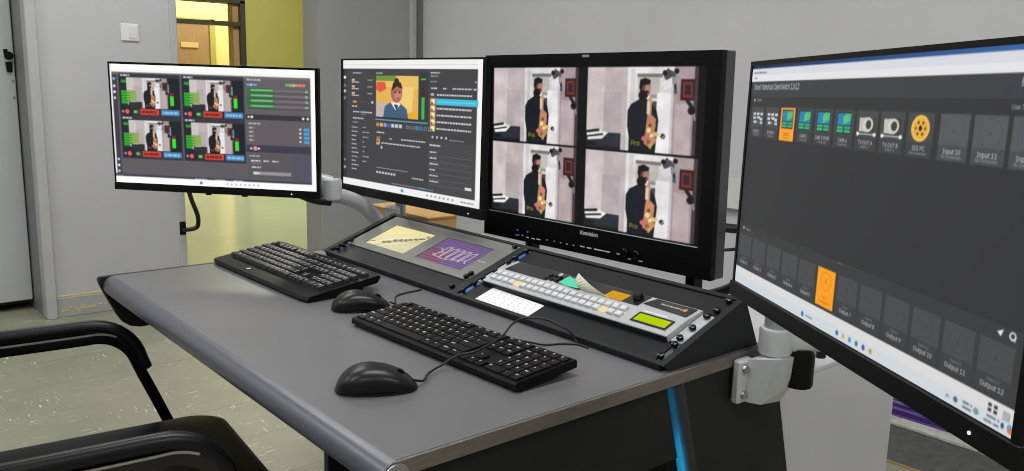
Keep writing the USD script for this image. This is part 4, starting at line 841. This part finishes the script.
# broadcast monitor: deep grey-sided body, screen with four views of the musician
Qc = frame((1.3539, 1.3296, 1.0359), math.radians(-89.08), math.radians(-0.1), 0.0118)
bm = thing('monitor', 'thick black broadcast monitor with four views of a musician playing saxophone', 'monitor', Qc)
BW, BH = .690, .441
def fx(a_): return (a_ - .5) * BW
def fz(b_): return (.5 - b_) * BH
sx0, sx1, sz0, sz1 = fx(.030), fx(.952), fz(.855), fz(.060)
ring = sbox(-BW / 2, -BH / 2, BW / 2, BH / 2).difference(sbox(sx0, sz0, sx1, sz1))
bz = part('bezel', ext(ring, 0.014, 'xz', -0.004), M['bezel'], bm, False)
part('body', bx(-BW / 2, BW / 2, 0.0102, 0.040, -BH / 2, BH / 2, 0.002), M['rim'], bm, False, label='brushed dark grey deep housing')
part('screen_seam', cat_(bx(sx0, sx1, -0.0052, -0.0042, sz0 - 0.0030, sz0 - 0.0012)), M['silver'], bm, False, label='thin silver line below the screen')
def shade(a):
    """The camera picture's own soft fall-off and grain."""
    h, w = a.shape[:2]; g = np.random.default_rng(3).normal(0, 3.5, (h, w, 1)); y, x = np.mgrid[0:h, 0:w]
    n = meshkit.fbm(np.stack([x / 26.0, y / 26.0, 0 * x], -1), 3)[..., None]
    return np.clip(a * (0.90 + 0.20 * n) + g, 0, 255).astype(np.uint8)
def art_cc():
    A = Art(520, 290, (10, 10, 12), 3)
    def g(a_, b_): return ((fx(a_) - sx0) / (sx1 - sx0), (sz1 - fz(b_)) / (sz1 - sz0))
    for (x0, y0, x1, y1) in ((.042, .070, .456, .4575), (.497, .070, .920, .4580), (.040, .4680, .456, .850), (.498, .4690, .932, .850)):
        sax(A, *g(x0, y0), *g(x1, y1))
    return shade(A.done(0.9))
say(grid_art(str(bm.GetPath()) + '/screen', art_cc(), sx1 - sx0, sz1 - sz0, SCREEN, (sx0, 0, sz0), (1, 0, 0), (0, 0, 1)), 'lit screen split into four camera views')
part('brand_print', T(rot(meshkit.text_mesh('Konvision', 0.0085, 0.0004, bold=True), math.pi / 2, (1, 0, 0)), fx(.488), -0.004, fz(.900)), M['legend'], bz, False)
part('badge', bx(fx(.476), fx(.506), -0.0050, -0.0040, fz(.020), fz(.008)), M['silver_dark'], bz, False, label='small silver badge')
for k, a_ in enumerate((.185, .237)): part('status_led', bx(fx(a_) - .002, fx(a_) + .002, -0.005, -0.004, fz(.948), fz(.938)), M['led_blue'], bz, False)
marks = [(.183, .972, .02), (.210, .968, .008), (.237, .974, .012), (.265, .974, .018), (.292, .972, .02), (.335, .965, .006), (.37, .965, .006), (.40, .965, .006), (.43, .965, .006), (.46, .965, .006), (.50, .962, .02), (.53, .962, .02), (.575, .962, .045), (.61, .962, .02), (.655, .962, .012), (.70, .975, .012), (.745, .975, .016)]
part('control_print', cat_(*[bx(fx(a_ - w_ / 2), fx(a_ + w_ / 2), -0.0044, -0.0040, fz(b_) - .0012, fz(b_) + .0012) for a_, b_, w_ in marks]), M['legend'], bz, False, kind='stuff', label='row of small white control markings')
for a_ in (.69, .735): part('control_knob', cyl(0.0085, 0.010, (fx(a_), -0.014, fz(.945)), 'y', 22, 0.0015), M['black_gloss'], bz, 40)
st = thing('monitor_stand', 'black metal stand with two feet under the broadcast monitor', 'monitor stand', (1.40, 1.33, 0.64))
for yy in (0.235, -0.265):
    part('leg', bx(0.0, 0.03, yy - 0.012, yy + 0.012, 0.012, 0.173 if yy > 0 else .177, 0.002), M['black'], st, False)
    part('foot', bx(-0.02, 0.20, yy - 0.02, yy + 0.02, 0, 0.014, 0.003), M['black'], st, False)
part('cross_bar', bx(0.03, 0.05, -0.265, 0.235, 0.04, 0.07, 0.002), M['black'], st, False)

# black cable loops right of the broadcast monitor
t = thing('cable_loop', 'thick black cable curving up behind the right end of the console', 'cable', (1.50, 1.03, 0.64))
part('wire', tube([(-0.06, 0.20, 0.10), (-0.02, 0.13, 0.102), (0.0, 0.06, 0.108), (0.02, -0.01, 0.150), (0.02, -0.05, 0.215), (0.0, -0.11, 0.26), (0.0, -0.16, 0.20), (0.02, -0.17, 0.02)], 0.011, 8, 10), M['cable'], t, True)
part('wire', tube([(-0.05, 0.04, 0.27), (0.0, 0.0, 0.262), (0.02, -0.05, 0.27), (0.03, -0.12, 0.29), (0.05, -0.17, 0.22), (0.06, -0.18, 0.02)], 0.010, 8, 10), M['cable'], t, True)
part('wire', tube([(-0.05, 0.03, 0.215), (0.0, 0.0, 0.219), (0.02, -0.05, 0.23), (0.03, -0.13, 0.24), (0.07, -0.18, 0.16), (0.08, -0.19, 0.02)], 0.0035, 8, 8), M['cable'], t, True)

# ================================================================== MONITOR ARMS
def capsule_arm(P, r0, r1):
    path = smooth_path(P, 8); sc = np.linspace(1, r1 / r0, len(path))
    a_ = np.arange(16) / 16 * 2 * math.pi
    prof = np.stack([r0 * 0.72 * np.sign(np.cos(a_)) * abs(np.cos(a_)) ** .7, r0 * np.sign(np.sin(a_)) * abs(np.sin(a_)) ** .7], 1)
    return sweep(path, prof, (0, 0, 1), sc)
a1 = thing('desk_mount', 'silver curved monitor arm at the far end of the console, reaching to the left monitor', 'monitor mount', (1.275, 1.968, DT))
def A1(P): return np.asarray(P, float) - np.array([1.275, 1.968, DT])
part('base_clamp', bx(-0.022, 0.022, -0.018, 0.034, 0.0, 0.012, 0.003), M['silver'], a1, False)
part('post', cyl(0.014, 0.235, (0.012, 0.0, 0.010), 'z', 22, 0.002), M['silver_dark'], a1, 40)
part('post_block', bx(-0.030, 0.004, -0.016, 0.018, 0.058, 0.104, 0.005), M['silver'], a1, False)
part('lower_arm', sweep(smooth_path(A1([(1.262, 1.985, 0.775), (1.238, 2.0, 0.800), (1.195, 2.012, 0.850), (1.14, 2.02, 0.876), (1.10, 2.022, 0.884)]), 8), np.stack([0.016 * np.sign(np.cos(np.arange(16) / 16 * 2 * math.pi)) * abs(np.cos(np.arange(16) / 16 * 2 * math.pi)) ** .6, 0.020 * np.sin(np.arange(16) / 16 * 2 * math.pi)], 1)), M['silver'], a1, 40)
part('elbow', T(lathe([(0, 0), (0.026, 0), (0.028, 0.004), (0.028, 0.050), (0.026, 0.054), (0, 0.056)], 26), *A1((1.105, 2.022, 0.872))), M['silver'], a1, 40)
part('upper_arm', capsule_arm(A1([(1.105, 2.024, 0.908), (1.03, 2.06, 0.935), (0.93, 2.13, 1.00), (0.885, 2.166, 1.045)]), 0.026, 0.018), M['silver'], a1, 40)
part('cable_clip', tube(A1([(1.10, 2.012, 0.868), (1.06, 2.03, 0.875), (1.02, 2.05, 0.895), (0.98, 2.09, 0.93)]), 0.013, 6, 10), M['cable'], a1, True, label='black cable held under the arm')
nb = np.array([math.sin(math.radians(-46.91)), -math.cos(math.radians(-46.91)), 0])
part('tilt_head', hull([p for s in (-.05, .05) for h in (-.05, .05) for d in (0.0385, .046) for p in [A1(np.array([0.8312, 2.1161, 1.045]) - nb * d + np.array([-nb[1], nb[0], 0]) * s + np.array([0, 0, h]))]]), M['silver_dark'], a1, False)
part('mount_plate', bx(-0.030, -0.020, -0.20, -0.09, 0.26, 0.37, 0.002), M['silver_dark'], a1, False)
part('mount_link', capsule_arm(A1([(1.287, 1.966, 0.965), (1.30, 1.91, 1.0), (1.27, 1.83, 1.055), (1.255, 1.82, 1.06)]), 0.020, 0.016), M['silver'], a1, 40)

a2 = thing('desk_mount', 'silver monitor arm clamped on the desk side below the large right monitor', 'monitor mount', (1.21, 0.80, 0.66))
def A2(P): return np.asarray(P, float) - np.array([1.21, 0.80, 0.66])
cpl = part('clamp_plate', T(bx(1.202, 1.240, 0.797, 0.814, 0.660, 0.738, 0.004), -1.21, -0.80, -0.66), M['silver'], a2, False)
for zz in (0.676, 0.722): part('bolt', T(lathe([(0, 0), (0.0075, 0), (0.0070, 0.004), (0.004, 0.0055), (0, 0.0056)], 16).apply_transform(trimesh.transformations.rotation_matrix(math.pi / 2, (1, 0, 0))), *A2((1.215, 0.797, zz))), M['chrome'], cpl, 40)
part('bracket', hull(A2([(1.222, 0.797, 0.738), (1.222, 0.797, 0.662), (1.236, 0.775, 0.660), (1.228, 0.775, 0.745), (1.232, 0.745, 0.749), (1.30, 0.740, 0.745), (1.352, 0.755, 0.736), (1.340, 0.752, 0.714), (1.272, 0.762, 0.662), (1.26, 0.748, 0.690), (1.31, 0.79, 0.742)])), M['silver'], a2, False)
part('collar', T(lathe([(0, 0), (0.026, 0), (0.028, 0.003), (0.028, 0.042), (0.026, 0.046), (0, 0.046)], 28), *A2((1.262, 0.772, 0.748))), M['silver'], a2, 40)
part('pole', cyl(0.0205, 0.16, A2((1.262, 0.772, 0.790)), 'z', 26, 0.002), M['silver_dark'], a2, 40)
part('lower_arm', capsule_arm(A2([(1.266, 0.768, 0.772), (1.31, 0.72, 0.778), (1.345, 0.63, 0.80), (1.30, 0.53, 0.83)]), 0.022, 0.020), M['silver'], a2, 40)
part('knuckle', T(lathe([(0, 0), (0.022, 0), (0.024, 0.004), (0.024, 0.055), (0.021, 0.068), (0, 0.070)], 24), *A2((1.298, 0.744, 0.690))), M['black'], a2, 40, label='black plastic knuckle cover')
part('upper_arm', capsule_arm(A2([(1.30, 0.53, 0.83), (1.18, 0.49, 0.93), (1.0, 0.44, 1.05), (0.875, 0.372, 1.085)]), 0.022, 0.018), M['silver'], a2, 40)
n4 = np.array([math.sin(math.radians(-123.96)), -math.cos(math.radians(-123.96)), 0])
part('tilt_head', hull([p for s in (-.05, .05) for h in (-.05, .05) for d in (.0415, .05) for p in [A2(np.array([0.7896, 0.4185, 1.075]) - n4 * d + np.array([-n4[1], n4[0], 0]) * s + np.array([0, 0, h]))]]), M['silver_dark'], a2, False)

# ================================================================== BEHIND THE DESK
cb = thing('cabinet', 'light grey steel cabinet behind the desk', 'cabinet', (1.6155, 1.625, 0))
part('carcass', bx(-0.298, 0.298, -0.772, 0.772, 0.02, 0.630, 0.002), M['cabinet'], cb, False)
part('top_panel', bx(-0.3005, 0.3005, -0.775, 0.775, 0.630, 0.640, 0.0015), M['cabinet'], cb, False)
part('plinth', bx(-0.28, 0.28, -0.75, 0.75, 0, 0.02), M['trim_dark'], cb, False)
bxx = thing('cardboard_box', 'brown cardboard box standing behind the far end of the console', 'cardboard box', (1.411, 2.0925, 0.64))
part('carton', bx(-0.050, 0.050, -0.150, 0.150, 0, 0.166, 0.001), M['card'], bxx, False)
part('flap', bx(-0.052, 0.051, -0.153, 0.153, 0.1665, 0.1715, 0.001), M['card'], bxx, False)
part('packing_tape', bx(-0.012, 0.012, -0.1545, 0.1545, 0.1716, 0.1722), M['cream_tape'], bxx, False) if False else None

# cables and floor strip at the foot of the right wall
for k in range(6):
    part('network_cable', tube([(3.035 + 0.007 * (k % 3), 0.75 + .02 * k, 0.012 + 0.0105 * k), (3.04 + 0.006 * (k % 2), 1.3, 0.010 + 0.0115 * k), (3.035 + 0.006 * (k % 3), 1.9, 0.010 + 0.011 * k), (3.045, 2.5 - .03 * k, 0.010 + 0.011 * k)], 0.0052, 6, 8), M['purple'], None, True, 'purple network cable in the bundle along the foot of the right wall', None, 'cable', 'purple network cables by the wall')
t = thing('floor_trunking', 'chipped white cable duct lying on the floor beside the purple cables', 'cable duct', (2.985, 1.9, 0))
V = bx(-0.030, 0.028, -0.88, 0.9, 0, 0.020, 0.006).subdivide().subdivide().subdivide()
v = np.array(V.vertices); v += (meshkit.fbm(v * 40, 3)[:, None] - .5) * np.array([0.006, 0.0, 0.004]); v[:, 2] = np.maximum(v[:, 2], 0)
part('cover', trimesh.Trimesh(v, V.faces, process=False), M['dusty'], t, 40)
t = thing('floor_mat', 'dark grey rubber strip on the floor with a yellow-brown taped edge', 'floor mat', (2.80, 1.5, 0))
part('strip', bx(-0.14, 0.15, -0.9, 1.2, 0.0005, 0.004, 0.001), M['rubber'], t, False)
part('edge_tape', bx(-0.150, -0.141, -0.9, 1.2, 0.0005, 0.0045, 0.0008), M['tape_line'], t, False)

# ================================================================== CHAIR
CH = mat4((0.2247, 1.5353, 0), math.radians(-6.5))
ch = thing('chair', 'black armchair with rounded tubular armrests pulled up to the desk', 'chair', CH)
def pad_path(y, x_end=0.0):
    P = [(-0.25, y, 0.678)]; P += [(x, y, 0.679) for x in (-0.1, 0.05, 0.17)]
    cx, cz, R_ = 0.185, 0.579, 0.10
    for q in np.linspace(90, 12, 10): P.append((cx + R_ * math.cos(math.radians(q)), y, cz + R_ * math.sin(math.radians(q))))
    P.append((0.291, y, 0.575)); return np.array(P)
for sgn in (1, -1):
    y = 0.3275 * sgn; p = pad_path(y)
    part('armrest', sweep(p, circ(0.0145, 16), (0, 1, 0)), M['arm_pad'], ch, 60)
    d = np.gradient(p, axis=0); d /= np.linalg.norm(d, axis=1)[:, None]
    nrm = np.stack([d[:, 2], 0 * d[:, 0], -d[:, 0]], 1)             # towards the inside of the bend
    off = np.interp(np.arange(len(p)), [0, 4, len(p) - 1], [0.026, 0.025, 0.010])
    bar = p + nrm * off[:, None]
    leg = np.vstack([bar[:-1], [(0.283, y, 0.566), (0.300, y, 0.525), (0.322, y, 0.470), (0.340, y, 0.425), (0.346, y, 0.405)]])
    part('highlight_strip', sweep(bar[:9] + nrm[:9] * -0.0102 + np.array([0, -0.0115, 0]), np.array([(-.002, -.0012), (.002, -.0012), (.002, .0012), (-.002, .0012)]), (0, 1, 0)), M['chrome'], ch, False, label='added bright strip standing in for the highlight on the arm bar')  # added strip in place of the glint along the upper edge of the bar
    pr = np.array([(-0.011, -0.005), (-0.009, -0.011), (0.009, -0.011), (0.011, -0.005), (0.011, 0.009), (0.009, 0.011), (-0.009, 0.011), (-0.011, 0.009)])
    part('arm_bar', sweep(leg, pr[:, ::-1], (0, 1, 0)), M['arm_bar'], ch, 30, label='glossy black bar under the armrest')
    part('sled_leg', tube([(0.330, y * .92, 0.42), (0.335, y * .92, 0.25), (0.33, y * .92, 0.06), (0.28, y * .92, 0.0135), (0.0, y * .92, 0.0135), (-0.24, y * .92, 0.0135), (-0.29, y * .92, 0.05), (-0.27, y * .92, 0.42), (-0.26, y * .97, 0.66), (-0.25, y, 0.678)], 0.0125, 8, 12), M['arm_bar'], ch, True)
def cushion(lx, ly, lz, r, power=2.4):
    s = trimesh.creation.icosphere(4); v = np.array(s.vertices)
    v = np.sign(v) * abs(v) ** (1 / power * 1.2); v /= (np.sum(abs(v) ** 6, 1) ** (1 / 6))[:, None]
    return trimesh.Trimesh(v * np.array([lx, ly, lz]) / 2, s.faces, process=False)
def seat_ring(d, z): return [(x, y, z) for x, y in sbox(-0.22 + d + .06, -0.24 + d + .06, 0.422 - d - .06, 0.24 - d - .06).buffer(.06, quad_segs=8).exterior.coords[:-1]]
part('seat', hull(seat_ring(.012, .415) + seat_ring(0, .430) + seat_ring(0, .468) + seat_ring(.008, .484) + seat_ring(.022, .492) + seat_ring(.06, .495)), M['leather'], ch, 40)
part('seat_pan', bx(-0.20, 0.36, -0.33, 0.33, 0.395, 0.415, 0.004), M['black'], ch, False)
part('backrest', T(rot(cushion(0.075, 0.54, 0.52, .03), math.radians(-10), (0, 1, 0)), -0.285, 0, 0.76), M['leather'], ch, True)
